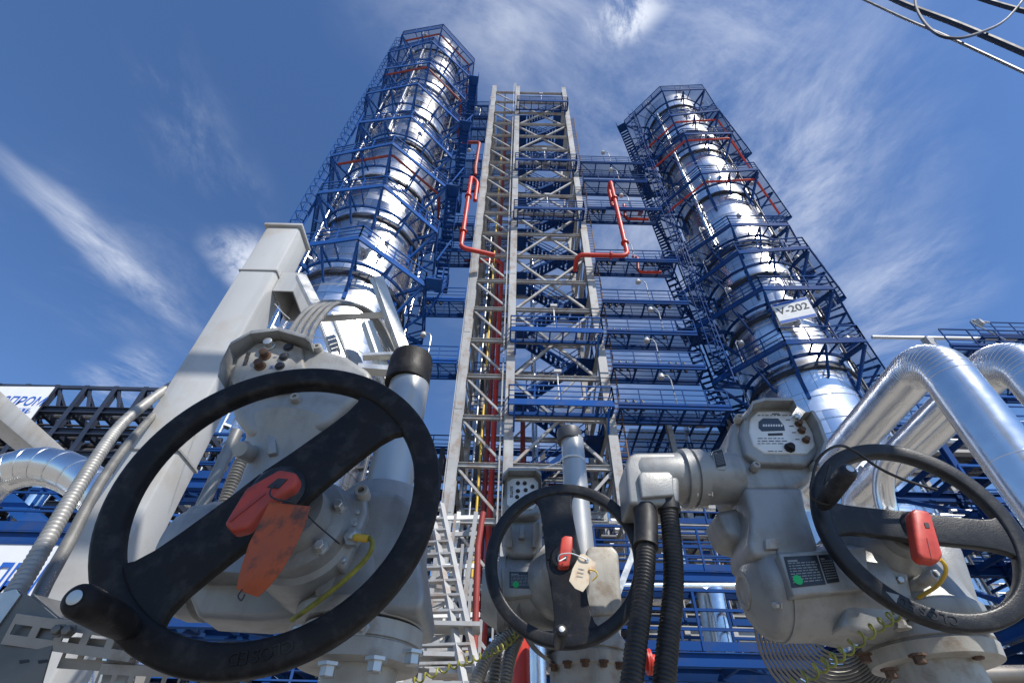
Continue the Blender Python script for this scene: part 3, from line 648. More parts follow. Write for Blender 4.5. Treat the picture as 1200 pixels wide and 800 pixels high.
rack('pipe_rack', 'blue pipe rack with thin braces behind the big silver pipes at the right', 12.5, 26, 12.5, 16.5, [2.4, 4.9, 7.4, 9.9], 3.2, 'blued', 'blued', 5, 41, 'blue', pmats=('clads', 'darkpipe', 'galv', 'clads'), legs=.17)
rack('pipe_rack', 'small grey pipe rack crowded with pipes low behind the two black hoses', P(742, 690, 15).x, P(900, 690, 15).x, 15, 17.6, [2.2, 3.6, 5.0, 6.4, 7.8], 1.5, 'frame', 'frame', 6, 52, 'blued', pmats=('clads', 'darkpipe', 'galv', 'frame', 'clads'), rmax=.12, legs=.15)
w2 = walkway('dark blue lower platform behind the farther silver pipe at the right edge', None, P(1128, 440, 21).x, P(1330, 440, 21).x, 21, 23, P(1150, 440, 21).z, 'blued')
w3 = walkway('dark blue upper platform high behind the right edge platform', None, P(1150, 392, 21).x, P(1330, 392, 21).x, 21, 23, P(1150, 392, 21).z, 'blued')
# blue walkways nearer by, right of the frame and low in view
x0, x1 = P(700, 668, 13).x, P(890, 668, 13).x
walkway('upper of two blue walkways low behind the two black hoses', 'low walkways behind the hoses', x0, x1, 13, 14.2, P(790, 668, 13).z, 'blued')
x0, x1 = P(690, 762, 11).x, P(960, 762, 11).x
walkway('lower of two blue walkways low behind the two black hoses', 'low walkways behind the hoses', x0, x1, 11, 12.2, P(790, 762, 11).z, 'blued')
pipe_thing('straight_pipe', 'bright silver pipe running level just under the upper blue walkway behind the hoses', [P(690, 687, 12.7), P(900, 687, 12.7)], .1, 'clads')
pipe_thing('straight_pipe', 'silver vertical pipe behind the lower blue walkway, left of the right actuator', [P(858, 800, 12.5), P(838, 690, 12.5)], .19, 'clads')
pipe_thing('straight_pipe', 'grey vertical pipe beside the taller silver one behind the lower blue walkway', [P(838, 790, 12.9), P(822, 690, 12.9)], .12, 'galv')
pipe_thing('straight_pipe', 'pale level pipe behind the plug of the right actuator', [P(724, 612, 24), P(900, 612, 24)], .13, 'white')
pipe_thing('straight_pipe', 'thin silver pipe crossing the sky between right column and silver elbows', [P(1022, 395, 26), P(1290, 399, 26)], .13, 'galv')
a = P(1068, 398, 17)
w = walkway('blue platform with railing above the big silver pipes at the right edge', None, P(1118, 408, 17).x, P(1330, 396, 17).x, 17, 19, P(1130, 405, 17).z, 'blued', lamp=None)
lp = MB(); p = P(1178, 398, 17.2); lp.tube([p, p + Z * 1.2 - X * .9 , p + Z * 1.35 - X * .8, p + Z * 1.2], .05, 6); lo = lp.build('floodlight', 'galv'); tag(lo, 'small floodlight on a bent arm above the blue platform at the right edge', 'floodlight')
MB().box(p + Z * 1.15 - X * .55, (.32, .3, .26), .4).build('lamp_head', 'lamp', lo)
lp = MB(); p = P(1092, 405, 17.4); lp.box(p + Z * .2, (.5, .3, .5), .3); lp.tube([p, p - Z * .6], .06, 6); lo = lp.build('floodlight', 'frame'); tag(lo, 'boxy grey floodlight above the bend of the nearer silver pipe', 'floodlight')
# ---- black gallery on the left
YG = 16.0; zt = P(104, 453, YG).z; xs = [P(69 + 35 * k, 453, YG).x for k in range(-6, 6)]
G = thing('pipe_gallery', ((xs[0] + xs[-1]) / 2, YG + 2, 0), 'long black steel pipe gallery standing against the sky behind the left silver bend', 'gallery')
for i, x in enumerate(xs):
    b = MB(); b.hbeam((x, YG, 0), (x, YG, zt), .19, .19, up=(0, 1, 0)); b.hbeam((x, YG + 4, 0), (x, YG + 4, zt - .2), .24, .24, up=(0, 1, 0)); b.build('post', 'blackst', G)
    if i < len(xs) - 1:
        b = MB(); b.beam((x + .1, YG + .02, zt - .1), ((x + xs[i + 1]) / 2, YG + .02, zt - 1.05), .09, .09); b.beam((x, YG + .2, zt - .2), (x, YG + 3.9, zt - 2), .12, .12); b.build('brace', 'blackst', G)
rnd = random.Random(5)
b = MB()
for z in (zt - .08, ): b.beam((xs[0], YG - .02, z), (xs[-1], YG - .02, z), .1, .14)
for y, z in ((YG + 4, zt - .1), (YG + 1.2, zt - .45), (YG + 2.4, zt - .75)): b.beam((xs[0], y, z), (xs[-1], y, z), .1, .14)
b.build('top_rail', 'blackst', G)
for k, z in enumerate([zt - 1.15 - .95 * q for q in range(9)]):
    b = MB()
    for y in (YG, YG + 4): b.hbeam((xs[0], y + .01, z), (xs[-1], y + .01, z), .2, .26)
    for x in xs: b.beam((x, YG + .1, z), (x, YG + 3.9, z), .16, .2)
    b.build('floor_beam', 'blackst', G)
    for j in range(7):
        y = YG + .4 + j * .5; r = .05 + .09 * rnd.random()
        MB().tube([(xs[0], y, z + .2 + r), (xs[-1], y, z + .2 + r)], r, 8).build('pipe', rnd.choice(('blackst', 'darkpipe', 'blackst', 'darkpipe', 'galv')), G)
def signboard(name, label, cat, poly, Y, th, mt='banner'):
    o = MB().px(poly, Y, th).build(name, mt); return tag(o, label, cat)
s1 = signboard('banner', 'white banner with ГАЗПРОМ НЕФТЬ lettering stretched on the gallery posts at the upper left', 'banner', [(-70, 452), (64, 453), (29, 499), (-110, 499)], YG - .2, .03)
text('lettering', 'ГАЗПРОМ', .56, 'ink', P(17, 470, YG - .215), X, Z, s1, shear=.15, sx=.82)
bx = MB().px([(13, 478), (36, 478), (31, 484), (8, 484)], YG - .21, .008).build('logo_box', 'ink', s1)
text('lettering', 'НЕФТЬ', .24, 'white', P(22, 481, YG - .222), X, Z, bx, shear=.15, sx=1.2)
s2 = signboard('banner', 'large white banner with blue ПРОМ lettering low at the left edge behind the ribbed conduit', 'banner', [(-190, 633), (68, 638), (34, 706), (-230, 706)], 7.0, .04)
text('lettering', 'ГАЗПРОМ', .60, 'ink', P(-4, 683, 6.985), X, Z, s2, shear=.2, sx=.46)
MB().px([(-190, 630), (70, 634), (68, 638), (-190, 634)], 6.99, .03).build('banner_hem', 'blued', s2)
# light cladded conveyor-like beam at the left edge
a0 = P(22, 505, 5.0); gb = MB(); gb.beam(a0 - Yv * 1.4, a0 + Yv * .75, .26, .22); o = gb.build('cladded_duct', 'column', bevel=.01); tag(o, 'light grey boxy duct crossing the left edge above the silver bend', 'duct')
# blue stairs and platform low at the far left
walkway('small blue platform under the silver bend at the far left', None, P(-40, 622, 9).x, P(85, 622, 9).x, 9, 9.6, P(40, 622, 9).z, 'blued')
st = thing('steel_stair', P(30, 640, 9.6), 'blue stair flight leaning under the silver bend at the far left', 'stair')
stair(st, P(78, 640, 9.6), P(20, 592, 9.6), .9, Yv, 'blue')
pipe_thing('straight_pipe', 'short silver pipe climbing behind the silver bend at the far left', [P(20, 610, 11.5), P(62, 560, 11.5)], .22, 'clads')
walkway('blue walkway seen low between the grey post and the left actuator', None, P(190, 570, 10).x, P(330, 570, 10).x, 10, 10.7, P(260, 560, 10).z, 'blued')
walkway('bright blue walkway seen lowest between the grey post and the left actuator', None, P(170, 715, 8).x, P(320, 715, 8).x, 8, 8.6, P(240, 712, 8).z, 'blued')
MBx = MB().px([(205, 700), (310, 690), (310, 715), (200, 715)], 12, .1).build('banner', 'banner'); tag(MBx, 'plain white sheet low behind the left handwheel', 'banner')
# ------------------------------------------------------------------ big aluminium-clad pipes
def clad_pipe(name, label, pts, r, bend, group=None):
    path = pipe_path(pts, bend, 14); sb = MB().tube(path, r, 40)                                   # raised lap seams of the cladding sheets
    def seam(p, d, n=40):
        sb.lathe(p - d * .006, d, [(0, r + .0005), (.002, r + .0025), (.01, r + .0025), (.012, r + .0005)], n, caps=False)
    for i in range(len(path) - 1):
        a, b = path[i], path[i + 1]; L_ = (b - a).length; d = (b - a).normalized()
        if L_ < .25: seam(a, d)
        else:
            k = max(1, int(L_ / .55))
            for j in range(k): seam(a + d * (L_ * j / k + .02), d)
    return tag(sb.build(name, 'clads'), label, 'pipe', group)
E_ = P(1091, 413, 2.6)
rp = rw(25, E_)
clad_pipe('insulated_pipe', 'nearer big silver clad pipe bending down over the right handwheel', [(E_.x, 4.7, .1), (E_.x, 4.7, E_.z), E_, (E_.x, E_.y, .1)], rp, rp * 1.5)
E2 = P(1184, 411, 3.3)
rp2 = rw(25, E2)
clad_pipe('insulated_pipe', 'farther big silver clad pipe bending down at the right edge', [(E2.x, 6.2, .1), (E2.x, 6.2, E2.z), E2, (E2.x, E2.y, .1)], rp2, rp2 * 1.5)
pipe_thing('straight_pipe', 'slimmer silver pipe running beside the farther big clad pipe', [P(1110, 470, 3.6), P(1110, 470, 3.6) + Vector((0, 1.35, 0)), P(1110, 470, 3.6) + Vector((0, 1.35, -2.6))], .1, 'clads')
Yl = 3.1; arc = [P(45 + 92 * math.cos(R_(k)), 638 - 92 * math.sin(R_(k)), Yl) for k in range(190, -5, -13)]
clad_pipe('insulated_pipe', 'silver clad pipe bend arching at the left edge behind the ribbed conduits', [arc[0] + (arc[0] - arc[1]).normalized() * 1.2] + arc + [P(142, 800, Yl)], rw(22, P(48, 548, Yl)), .1)
# ------------------------------------------------------------------ overhead cables at the upper right
def cable(label, pts, Y, r, mt='cable', n=10): 
    o = MB().tube(bez([P(x, y, Y + dy) for x, y, dy in pts], n), r, 8).build('overhead_cable', mt); return tag(o, label, 'cable')
cable('thick black overhead cable crossing the upper right corner', [(1020, -14, 0), (1062, 6, 0), (1130, 32, 0), (1260, 88, 0)], 2.0, .042)
cable('short thick black overhead cable cutting the extreme upper right corner', [(1130, -8, .3), (1180, 8, .3), (1260, 28, .3)], 2.0, .044)
cable('thin bright steel overhead wire running under the thick black cable', [(1000, -6, -.2), (1060, 22, -.2), (1116, 46, -.2), (1270, 118, -.2)], 2.0, .017, 'chrome')
cable('looped thin black wire hanging off the bright overhead wire', [(1072, -10, 0), (1074, 10, 0), (1090, 34, -.2), (1116, 45, -.25), (1150, 38, -.1), (1180, 22, .2), (1205, -8, .3)], 1.95, .018)
# ------------------------------------------------------------------ light grey post, its stub, cable supports
Y0 = 1.75; gL = P(225, 405, 1); gR = P(281, 395, 1); xa, xb = gL.x * Y0, gR.x * Y0; q = ray(361, 291); yb_ = xb / (q.x / q.y)
zt = P(333, 266, Y0).z
pc = MB().box(((xa + xb) / 2, (Y0 + yb_) / 2, zt / 2), (xb - xa, yb_ - Y0, zt)).build('steel_post', 'column', bevel=.012)
tag(pc, 'broad light grey square steel post rising behind the left handwheel', 'post')
cp = MB().box(((xa + xb) / 2, (Y0 + yb_) / 2, zt + .012), (xb - xa + .03, yb_ - Y0 + .03, .02)).build('cap_plate', 'column', pc, bevel=.004)
for z_ in (zt - .42, zt - 1.55):
    wb = MB()
    for y_ in (Y0 - .002, yb_ + .002): wb.beam((xa - .004, y_, z_), (xb + .004, y_, z_), .009, .009)
    for x_ in (xa - .002, xb + .002): wb.beam((x_, Y0, z_ + .001), (x_, yb_, z_ + .001), .008, .009)
    wb.build('weld_bead', 'frame', pc)
a, b_, c_, d_ = [P(*p) for p in ((312, 338, 1.80), (332, 342, 1.80), (343, 375, 2.06), (318, 380, 2.06))]
sx0, sx1, sy0, sy1 = xb + .004, xb + .115, 1.80, 2.02; zb = P(320, 341, 1.80).z; zt2 = P(330, 320, 1.80).z
sb = MB(); th = .006
sb.box(((sx0 + sx1) / 2, sy0, (zb + zt2) / 2), (sx1 - sx0, th, zt2 - zb)); sb.box(((sx0 + sx1) / 2, sy1, (zb + zt2) / 2), (sx1 - sx0, th, zt2 - zb))
sb.box((sx1 - th / 2, (sy0 + sy1) / 2, (zb + zt2) / 2), (th, sy1 - sy0 - th - .002, zt2 - zb)); sb.box((sx0 + th / 2, (sy0 + sy1) / 2, (zb + zt2) / 2), (th, sy1 - sy0 - th - .002, zt2 - zb))
sb.box(((sx0 + sx1) / 2, (sy0 + sy1) / 2, zt2 + .004), (sx1 - sx0, sy1 - sy0, .006))
sb.build('tube_stub', 'column', pc)
def channel(mb, a, b, w, dp, up, holes=0, th=.0035):     # U channel, optional slot holes along the web
    a = Vector(a); b = Vector(b); d = (b - a).normalized(); up = Vector(up); x = d.cross(up).normalized(); y = x.cross(d); L_ = (b - a).length
    for s in (-1, 1): mb.prism([a + x * (s * w / 2) + y * 0, a + x * (s * (w / 2 - th)) + y * 0, a + x * (s * (w / 2 - th)) + y * dp, a + x * (s * w / 2) + y * dp], d * L_)
    if not holes: mb.prism([a - x * (w / 2 - th) , a + x * (w / 2 - th), a + x * (w / 2 - th) + y * th, a - x * (w / 2 - th) + y * th], d * L_)
    else:
        hw = w * .17; n = holes; seg = L_ / n
        for s in (-1, 1): mb.prism([a + x * s * hw, a + x * s * (w / 2 - th), a + x * s * (w / 2 - th) + y * th, a + x * s * hw + y * th], d * L_)
        for k in range(n + 1):
            c0 = max(0, seg * k - seg * .15); c1 = min(L_, seg * k + seg * .15)
            mb.prism([a + d * c0 - x * hw, a + d * c0 + x * hw, a + d * c0 + x * hw + y * th, a + d * c0 - x * hw + y * th], d * (c1 - c0))
    return mb
fr = thing('cable_support_frame', P(430, 470, 1.35), 'galvanised channel frame carrying grey cables above the left actuator', 'support frame')
cb_ = channel(MB(), P(372, 371, 1.33), P(458, 366, 1.33), .036, -.02, (0, -.7, .7), 7); cb_.build('perforated_channel', 'galv', fr)
for p, q, w in (((443, 324, 1.22), (478, 420, 1.36), .046), ((431, 376, 1.30), (456, 446, 1.40), .036), ((353, 322, 1.62), (373, 362, 1.62), .05), ((379, 372, 1.42), (394, 412, 1.45), .04), ((395, 366, 1.5), (420, 430, 1.55), .05)):
    channel(MB(), P(*p), P(*q), w, -.024, (.25, -.9, .3)).build('channel_arm', 'galv', fr)
MB().beam(P(425, 418, 1.34), P(478, 416, 1.36), .03, .012).build('cross_strip', 'galv', fr)
MB().beam(P(420, 432, 1.34), P(470, 436, 1.36), .04, .02).build('cross_strip', 'galv', fr)
for i in range(4):
    o = i * 9; pts = [P(332 + o, 410, 1.12), P(342 + o, 385 - i, 1.17), P(362 + o, 362 - i * 1.2, 1.24), P(384 + o * .8, 354 + i * .6, 1.29), P(412 + o * .55, 356 + i * 1.6, 1.36), P(434 + o * .45, 372 + i * 2, 1.45), P(450 + o * .4, 400 + i * 2, 1.5), P(462 + o * .3, 432, 1.52)]
    o_ = MB().tube(bez(pts, 8), .0085 + .001 * (i % 2), 10).build('grey_cable', 'conduit'); tag(o_, 'grey cable in the bundle arching over the galvanised frame at the left actuator', 'cable', 'grey cables arching over the left actuator')
# white cable tie tails on the post
o_ = MB().tube(bez([P(322, 356, 1.5), P(331, 366, 1.47), P(340, 374, 1.45)], 5), .0012, 6).build('cable_tie', 'white'); tag(o_, 'thin white cable tie sticking out beside the grey post stub', 'cable tie')
# ribbed conduits at the left
def hose(label, pts, rpx, mt, amp=.16, step=None, name='flexible_conduit', n=12):
    w = [P(*p) for p in pts]; r = rw(rpx, w[1]); o = ribbed(bez(w, 12), r, r * amp, step or r * .55, n).build(name, mt, ang=60); return tag(o, label, 'conduit')
hose('shiny ribbed metal conduit slanting up the left edge to the grey post', [(6, 712, 1.02), (42, 655, 1.10), (92, 570, 1.24), (138, 502, 1.42), (172, 472, 1.62), (200, 452, 1.85), (230, 436, 2.1)], 8.5, 'conduit2', .22, .0165)
hose('smoother dark grey conduit running beside the shiny ribbed one at the left', [(30, 742, 1.05), (50, 690, 1.12), (78, 640, 1.22), (120, 562, 1.4), (160, 508, 1.62), (196, 472, 1.88), (230, 450, 2.1)], 8, 'conduit', .05)
hose('grey ribbed conduit rising behind the rim of the left handwheel beside the post', [(262, 592, 1.5), (276, 555, 1.5), (288, 528, 1.5)], 7, 'conduit', .12)
o_ = MB().tube([P(234, 598, 1.62), P(278, 505, 1.62)], rw(7, P(255, 550, 1.62)), 16).build('straight_pipe', 'conduit'); tag(o_, 'straight grey pipe between the grey post and the left actuator', 'pipe')
# galvanised trunking bottom left
tk = thing('cable_trunking', P(60, 790, 1.0), 'shiny galvanised cable trunking with slotted bracket in the lower left corner', 'trunking')
MB().px([(-30, 702), (20, 691), (36, 698), (70, 727), (50, 796), (40, 840), (-30, 840)], .98, .003).build('side_plate', 'chrome', tk)
MB().prism([P(36, 697, .983), P(70, 726, .983), P(70, 726, .983) + Vector((.02, .14, .02)), P(36, 697, .983) + Vector((.0, .14, .02))], (0, 0, .003)).build('top_plate', 'chrome', tk)
MB().px([(-30, 745), (-6, 738), (24, 696), (18, 690), (-30, 702)], .976, .003).build('folded_edge', 'galv', tk)
for k, (x, y) in enumerate(((28, 737), (50, 737))):
    MB().px([(x - 6, y + 36), (x + 5, y + 35), (x + 6, y + 38), (x - 5, y + 40)], .979, .002).build('slot', 'inkb', tk)
for a, b, n in ((P(10, 736, .968), P(158, 757, .99), 5), (P(74, 764, 1.0), P(160, 770, 1.02), 4), (P(112, 796, 1.0), P(210, 800, 1.05), 5)):
    channel(MB(), a, b, .045, .022, (0, .95, .25), n).build('slotted_bracket', 'bracket', tk)
channel(MB(), P(144, 750, 1.06), P(120, 850, 1.06), .04, .03, (0, 1, 0)).build('slotted_bracket', 'galv', tk)
for x, y in ((70, 739), (82, 740)):
    MB().lathe(P(x, y, .962), -Yv, [(0, .011), (.004, .011), (.004, .0075), (.012, .0075), (.013, .004)], 6).build('bolt', 'chrome', tk)
# ------------------------------------------------------------------ the motor-driven valves
def bolt(p, d, r, parent, mt='rust', h=None, name='bolt'):
    h = h or r * 1.1; MB().lathe(p, d, [(-.002, r * 1.5), (r * .25, r * 1.5), (r * .25, r), (h, r), (h + r * .12, r * .8)], 6).build(name, mt, parent, ang=20)
def wheel(t, c, nrm, R, wr, dp, spoke_ang, hw, mt, grip, hubmt='blackr', word=None, span=None):
    n = Vector(nrm).normalized(); e1 = Z.cross(n).normalized(); e1 = -e1 if e1.x < 0 else e1; e2 = Z.copy()
    e = .007
    W_ = MB().ringlathe(c, n, [(-dp, R - e), (-dp + e * .4, R - e * .3), (-dp + e, R), (-e, R), (-e * .3, R - e * .3), (0, R - e), (0, R - wr + e), (-e * .3, R - wr + e * .3), (-e, R - wr), (-dp + e, R - wr), (-dp + e * .3, R - wr + e * .3), (-dp, R - wr + e)], 96).build('handwheel', mt, t, ang=50)
    def pt(a, r, s, h=0): ca, sa = math.cos(a), math.sin(a); return c + (e1 * ca + e2 * sa) * r + (e1 * -sa + e2 * ca) * s + n * h
    for a in spoke_ang:
        R1 = R - wr; pts = [(0, hw * 1.08), (R1 * .25, hw * 1.02), (R1 * .6, hw), (R1 - .045, hw * 1.03), (R1 - .02, hw * 1.15), (R1 - .006, hw * 1.36), (R1 + .014, hw * 1.7)]
        pl_ = [pt(a, r, s, -.006) for r, s in pts] + [pt(a, r, -s, -.006) for r, s in pts[::-1]]
        MB().prism(pl_, -n * (dp - .011)).build('spoke', mt, W_, bevel=.004, seg=3)
    MB().lathe(c - n * dp * 1.5, n, [(0, .03), (0, .042), (dp * 1.35, .042), (dp * 1.62, .034), (dp * 1.62, .022), (dp * 1.7, .02), (dp * 1.7, .004)], 32).build('hub', hubmt, W_)
    b, tip, r = grip; b = Vector(b); tip = Vector(tip); d = (tip - b).normalized(); ln = (tip - b).length
    G_ = MB().lathe(b, d, [(0, r * .72), (.006, r * .78), (.012, r * .74), (.014, r * .92), (ln * .3, r * 1.0), (ln * .75, r * 1.0), (ln * .9, r * .98), (ln * .965, r * .86), (ln * .99, r * .66), (ln, r * .5), (ln - .001, r * .02)], 28).build('grip', mt, W_)
    MB().lathe(tip + d * .0008, d, [(0, r * .42), (.001, r * .42), (.0015, r * .3), (.0016, .001)], 20).build('grip_pin', 'galv', W_)
    if word:
        a0, a1, size = span
        for i, ch in enumerate(word):
            a = a0 + (a1 - a0) * i / max(1, len(word) - 1); o = pt(a, R - wr * .52, 0, .0004); yd = e1 * math.cos(a) + e2 * math.sin(a)
            xd = e1 * math.sin(a) - e2 * math.cos(a)
            if ch == '<': MB().prism([o + xd * size * .5, o - xd * size * .4 + yd * size * .4, o - xd * size * .4 - yd * size * .4], n * .0008).build('arrow_mark', 'conduit' if mt == 'blackr' else 'blackr', W_)
            else: text('lettering', ch, size, mt, o, xd, yd, W_, ext=.001)
    return W_
def vert(t, name, mt, px, py, Y, prof, n=40, bev=0):
    """lathe about the vertical through pixel (px,py) at depth Y; prof = [(py, radius in px)] from low to high"""
    o = P(px, py, Y); k = rw(1, o); pr = [(P(px, y, Y).z - o.z, r * k) for y, r in prof]
    return MB().lathe(o, Z, pr, n).build(name, mt, t)
def nameplate(t, poly, Y, sticker=None, tilt=(0, 0, 0)):
    o = MB().px(poly, Y, .002).build('nameplate', 'plate', t)
    a, b, c, d = [P(x, y, Y - .0008) for x, y in poly[:4]]        # tl tr br bl
    ln = MB(); rnd = random.Random(3)
    for r in range(9):
        v = .12 + .8 * r / 9; l = a.lerp(d, v); rr = b.lerp(c, v)
        u = .07
        while u < .9:
            w = .04 + .12 * rnd.random(); 
            if r == 0: w = .3
            e_ = min(.93, u + w); hgt = (d - a) * (.035 if r else .06)
            ln.prism([l.lerp(rr, u), l.lerp(rr, e_), l.lerp(rr, e_) + hgt, l.lerp(rr, u) + hgt], .0005); u = e_ + .03
            if r == 0: break
    ln.build('print_lines', 'conduit', o)['kind'] = 'stuff'
    if sticker:
        p = P(sticker[0], sticker[1], Y - .0012); MB().lathe(p, -Yv, [(0, rw(sticker[2], p)), (.0006, rw(sticker[2], p)), (.0007, .0001)], 20).build('round_sticker', 'green', o)
    return o
def push(t, x, y, Y, rpx, mt='galv', h=.012, ring=True):
    p = P(x, y, Y); r = rw(rpx, p)
    MB().lathe(p, -Yv, [(0, r * 1.35), (.002, r * 1.35), (.003, r * 1.1), (.003, r), (h, r), (h + .001, r * .8), (h + .001, .0002)], 20).build('push_button', mt, t)
# ---------------- left actuator
nL = Vector((.03, -1, 0)).normalized(); cL = CAM + Vector((-.358, .73, .383))
A = thing('valve_actuator', P(421, 860, 1.0), 'grey electric valve actuator at the left with the largest black handwheel, shaded', 'valve actuator')
gx = P(250, 740, .73); gd = ray(83, 698); b0 = P(152, 735, .725); tip = CAM + gd * ((b0.x - CAM.x) / gd.x); tip = Vector((b0.x, tip.y, b0.z + (tip.z - b0.z) * .6)); tip = P(88, 700, .60)
WL = wheel(A, cL, nL, .25, .041, .029, [R_(50), R_(230)], .044, 'black', (b0, tip, .0185), word='CLOSED', span=(R_(-68), R_(-84), .021))
# hub stack behind the wheel
hb = MB().lathe(cL + Yv * .03, Yv, [(0, .026), (.03, .026), (.03, .055), (.05, .056), (.075, .060), (.08, .080), (.11, .084), (.115, .094), (.14, .098), (.26, .098)], 48).build('gear_cover', 'act', A)
for k in range(6):
    a = R_(20 + 60 * k); bolt(cL + Yv * .108 + (X * math.cos(a) + Z * math.sin(a)) * .072, -Yv, .008, hb, 'galv', .016)
vert(A, 'gear_housing', 'act', 438, 660, 1.0, [(738, 66), (733, 69), (722, 70), (716, 66), (690, 64), (650, 61), (610, 57), (590, 54), (582, 48), (580, 20)], 48)
MB().px([(384, 588), (412, 572), (468, 577), (484, 590), (498, 700), (492, 716), (372, 716), (358, 640)], .90, .2, 1.0).build('housing_block', 'act', A, bevel=.016, seg=4)
vert(A, 'flange', 'act2', 425, 752, 1.0, [(786, 62), (784, 68), (764, 69), (762, 66), (761, 66), (760, 69), (741, 70), (739, 66)], 56)
vert(A, 'valve_neck', 'act2', 418, 800, 1.0, [(960, 44), (800, 44), (786, 46)], 40)
for x, y in ((441, 772), (386, 778), (484, 764)): bolt(P(x, y, .885 if x == 441 else .90), -Z, .0115, A, 'galv', .016)
for x, y in ((423, 734), (350, 742)): bolt(P(x, y, .87), -Yv, .009, A, 'galv', .014)
tL = vert(A, 'stem_tube', 'steelp', 468, 510, 1.0, [(590, 25), (445, 24.5)], 40)
vert(A, 'tube_cap', 'black', 479, 440, 1.0, [(452, 24.4), (451, 25.4), (425, 25.4), (420, 24), (419, 8)], 40)
# raised cover with plug bolts and the earth terminal
MB().px([(374, 590), (398, 575), (428, 576), (430, 600), (402, 668), (386, 660), (398, 614), (378, 606)], .875, .05).build('terminal_pad', 'act', A, bevel=.008, seg=3)
for x, y, r in ((393, 585, 6), (375, 648, 6.5), (424, 576, 7)):
    p = P(x, y, .868); r = rw(r, p); MB().lathe(p, -Yv, [(-.02, r * 1.2), (.004, r * 1.2), (.008, r), (.008, r * .55), (-.004, r * .5), (-.004, .0002)], 24).build('socket_bolt', 'act2', A)
for x, y in ((419, 600), (416, 614), (403, 656)): MB().lathe(P(x, y, .868), -Yv, [(0, .004), (.003, .004), (.0035, .001)], 14).build('pad_screw', 'galv', A)
p = P(414, 629, .862); MB().lathe(p, -Yv, [(-.01, .016), (.004, .016), (.004, .009), (.014, .009), (.015, .004)], 6).build('earth_terminal', 'galv', A)
# control head
MB().px([(262, 424), (276, 404), (306, 393), (330, 392), (362, 402), (405, 414), (436, 434), (438, 452), (408, 476), (384, 498), (330, 512), (290, 510), (272, 486), (262, 452)], .96, .16, .95).build('control_housing', 'act', A, bevel=.022, seg=4)
hd = MB(); hpts = [(255, 441), (258, 425), (268, 405), (292, 391), (325, 387), (357, 396), (363, 401)]
w = [P(x, y, .915) for x, y in hpts]
for i in range(len(w) - 1): hd.prism([w[i], w[i + 1], w[i + 1] + Vector((0, 0, .012)) , w[i] + Vector((0, 0, .012))], (0, .07, 0))
hd.build('control_hood', 'act', A, bevel=.003)
pn = MB().px([(270, 445), (278, 420), (300, 402), (328, 398), (354, 407), (356, 436), (342, 456), (300, 462), (276, 460)], .945, .02).build('control_panel', 'act2', A, bevel=.005)  # darker than the other panels; shade on this head is put into the colour
for x, y, mt in ((316, 405, 'galv'), (311, 417, 'rust'), (305, 429, 'rust')): push(pn, x, y, .944, 5, mt, .018)
for x, y in ((338, 407), (333, 418), (328, 429)): push(pn, x, y, .944, 4.2, 'inkb', .006)
text('lettering', 'auma', .021, 'inkb', P(290, 420, .9435), P(285, 432, .94) - P(293, 408, .94), P(300, 424, .94) - P(280, 416, .94), pn, ext=.0003)
for x, y, s in ((322, 418, .012), (318, 430, .014)): text('lettering', 'I' if s < .013 else 'H', s, 'ink', P(x, y, .9435), P(285, 432, .94) - P(293, 408, .94), P(300, 424, .94) - P(280, 416, .94), pn, ext=.0003)
for x, y in ((372, 408), (346, 467), (268, 462)):
    p = P(x, y, .955); MB().lathe(p, -Yv, [(-.02, .013), (.006, .012), (.010, .009), (.010, .005), (.004, .004), (.004, .0002)], 20).build('socket_bolt', 'act2', A)
# neck under the control head and the motor below it
o = P(312, 560, 1.04); k = rw(1, o)
MB().lathe(P(318, 600, 1.05), Z, [(-.16, .10), (-.08, .098), (.0, .088), (.05, .082), (.10, .084), (.15, .105), (.19, .12)], 40).build('neck', 'act', A)
MB().px([(312, 503), (322, 503), (324, 530), (313, 532)], .955, .05).build('neck_rib', 'act', A, bevel=.003)
MB().lathe(P(290, 530, .97), Vector((-.1, -1, -.3)), [(-.05, .02), (.01, .018), (.02, .02), (.03, .016), (.03, .004)], 20).build('cable_plug', 'act2', A)
mo = MB().lathe(P(205, 655, 1.12), Vector((1, -.05, 0)), [(0, .03), (.0, .07), (.02, .10), (.05, .112), (.07, .112), (.071, .118), (.10, .118), (.101, .112), (.42, .112)], 48).build('motor_housing', 'act', A)
MB().px([(196, 640), (220, 590), (260, 588), (290, 600), (352, 640), (352, 720), (300, 726), (230, 722)], 1.02, .1).build('motor_cover', 'act', A, bevel=.012, seg=3)
# lock-out clip, torn card, wires
lk = MB().px([(262, 613), (288, 571), (327, 549), (347, 553), (350, 560), (345, 570), (321, 584), (290, 618), (272, 623)], .665, .022).build('lock_clip', 'redw', bevel=.005, seg=3); tag(lk, 'scuffed red plastic clip across the hub of the left handwheel', 'clip')
MB().px([(313, 570), (326, 560), (337, 561), (326, 572)], .6635, .002).build('clip_slot', 'inkb', lk)
MB().px([(268, 608), (310, 576), (311, 578), (269, 611)], .6635, .0016).build('clip_groove', 'redd', lk)
cd = MB(); rows = [((316, 588), (364, 593)), ((304, 612), (356, 618)), ((292, 636), (344, 644)), ((284, 660), (330, 668)), ((279, 678), (316, 686)), ((277, 690), (302, 699))]
vs = []; 
for i, (a, b) in enumerate(rows):
    for j in range(5):
        f = j / 4; vs.append(P(a[0] + (b[0] - a[0]) * f, a[1] + (b[1] - a[1]) * f, .652 + .006 * math.sin(f * 3.1 + i) + .003 * i))
fs = [(i * 5 + j, i * 5 + j + 1, i * 5 + j + 6, i * 5 + j + 5) for i in range(5) for j in range(4)]
n0 = len(vs); vs2 = [v + Vector((0, .0012, 0)) for v in vs]; fs2 = [tuple(i + n0 for i in f[::-1]) for f in fs]
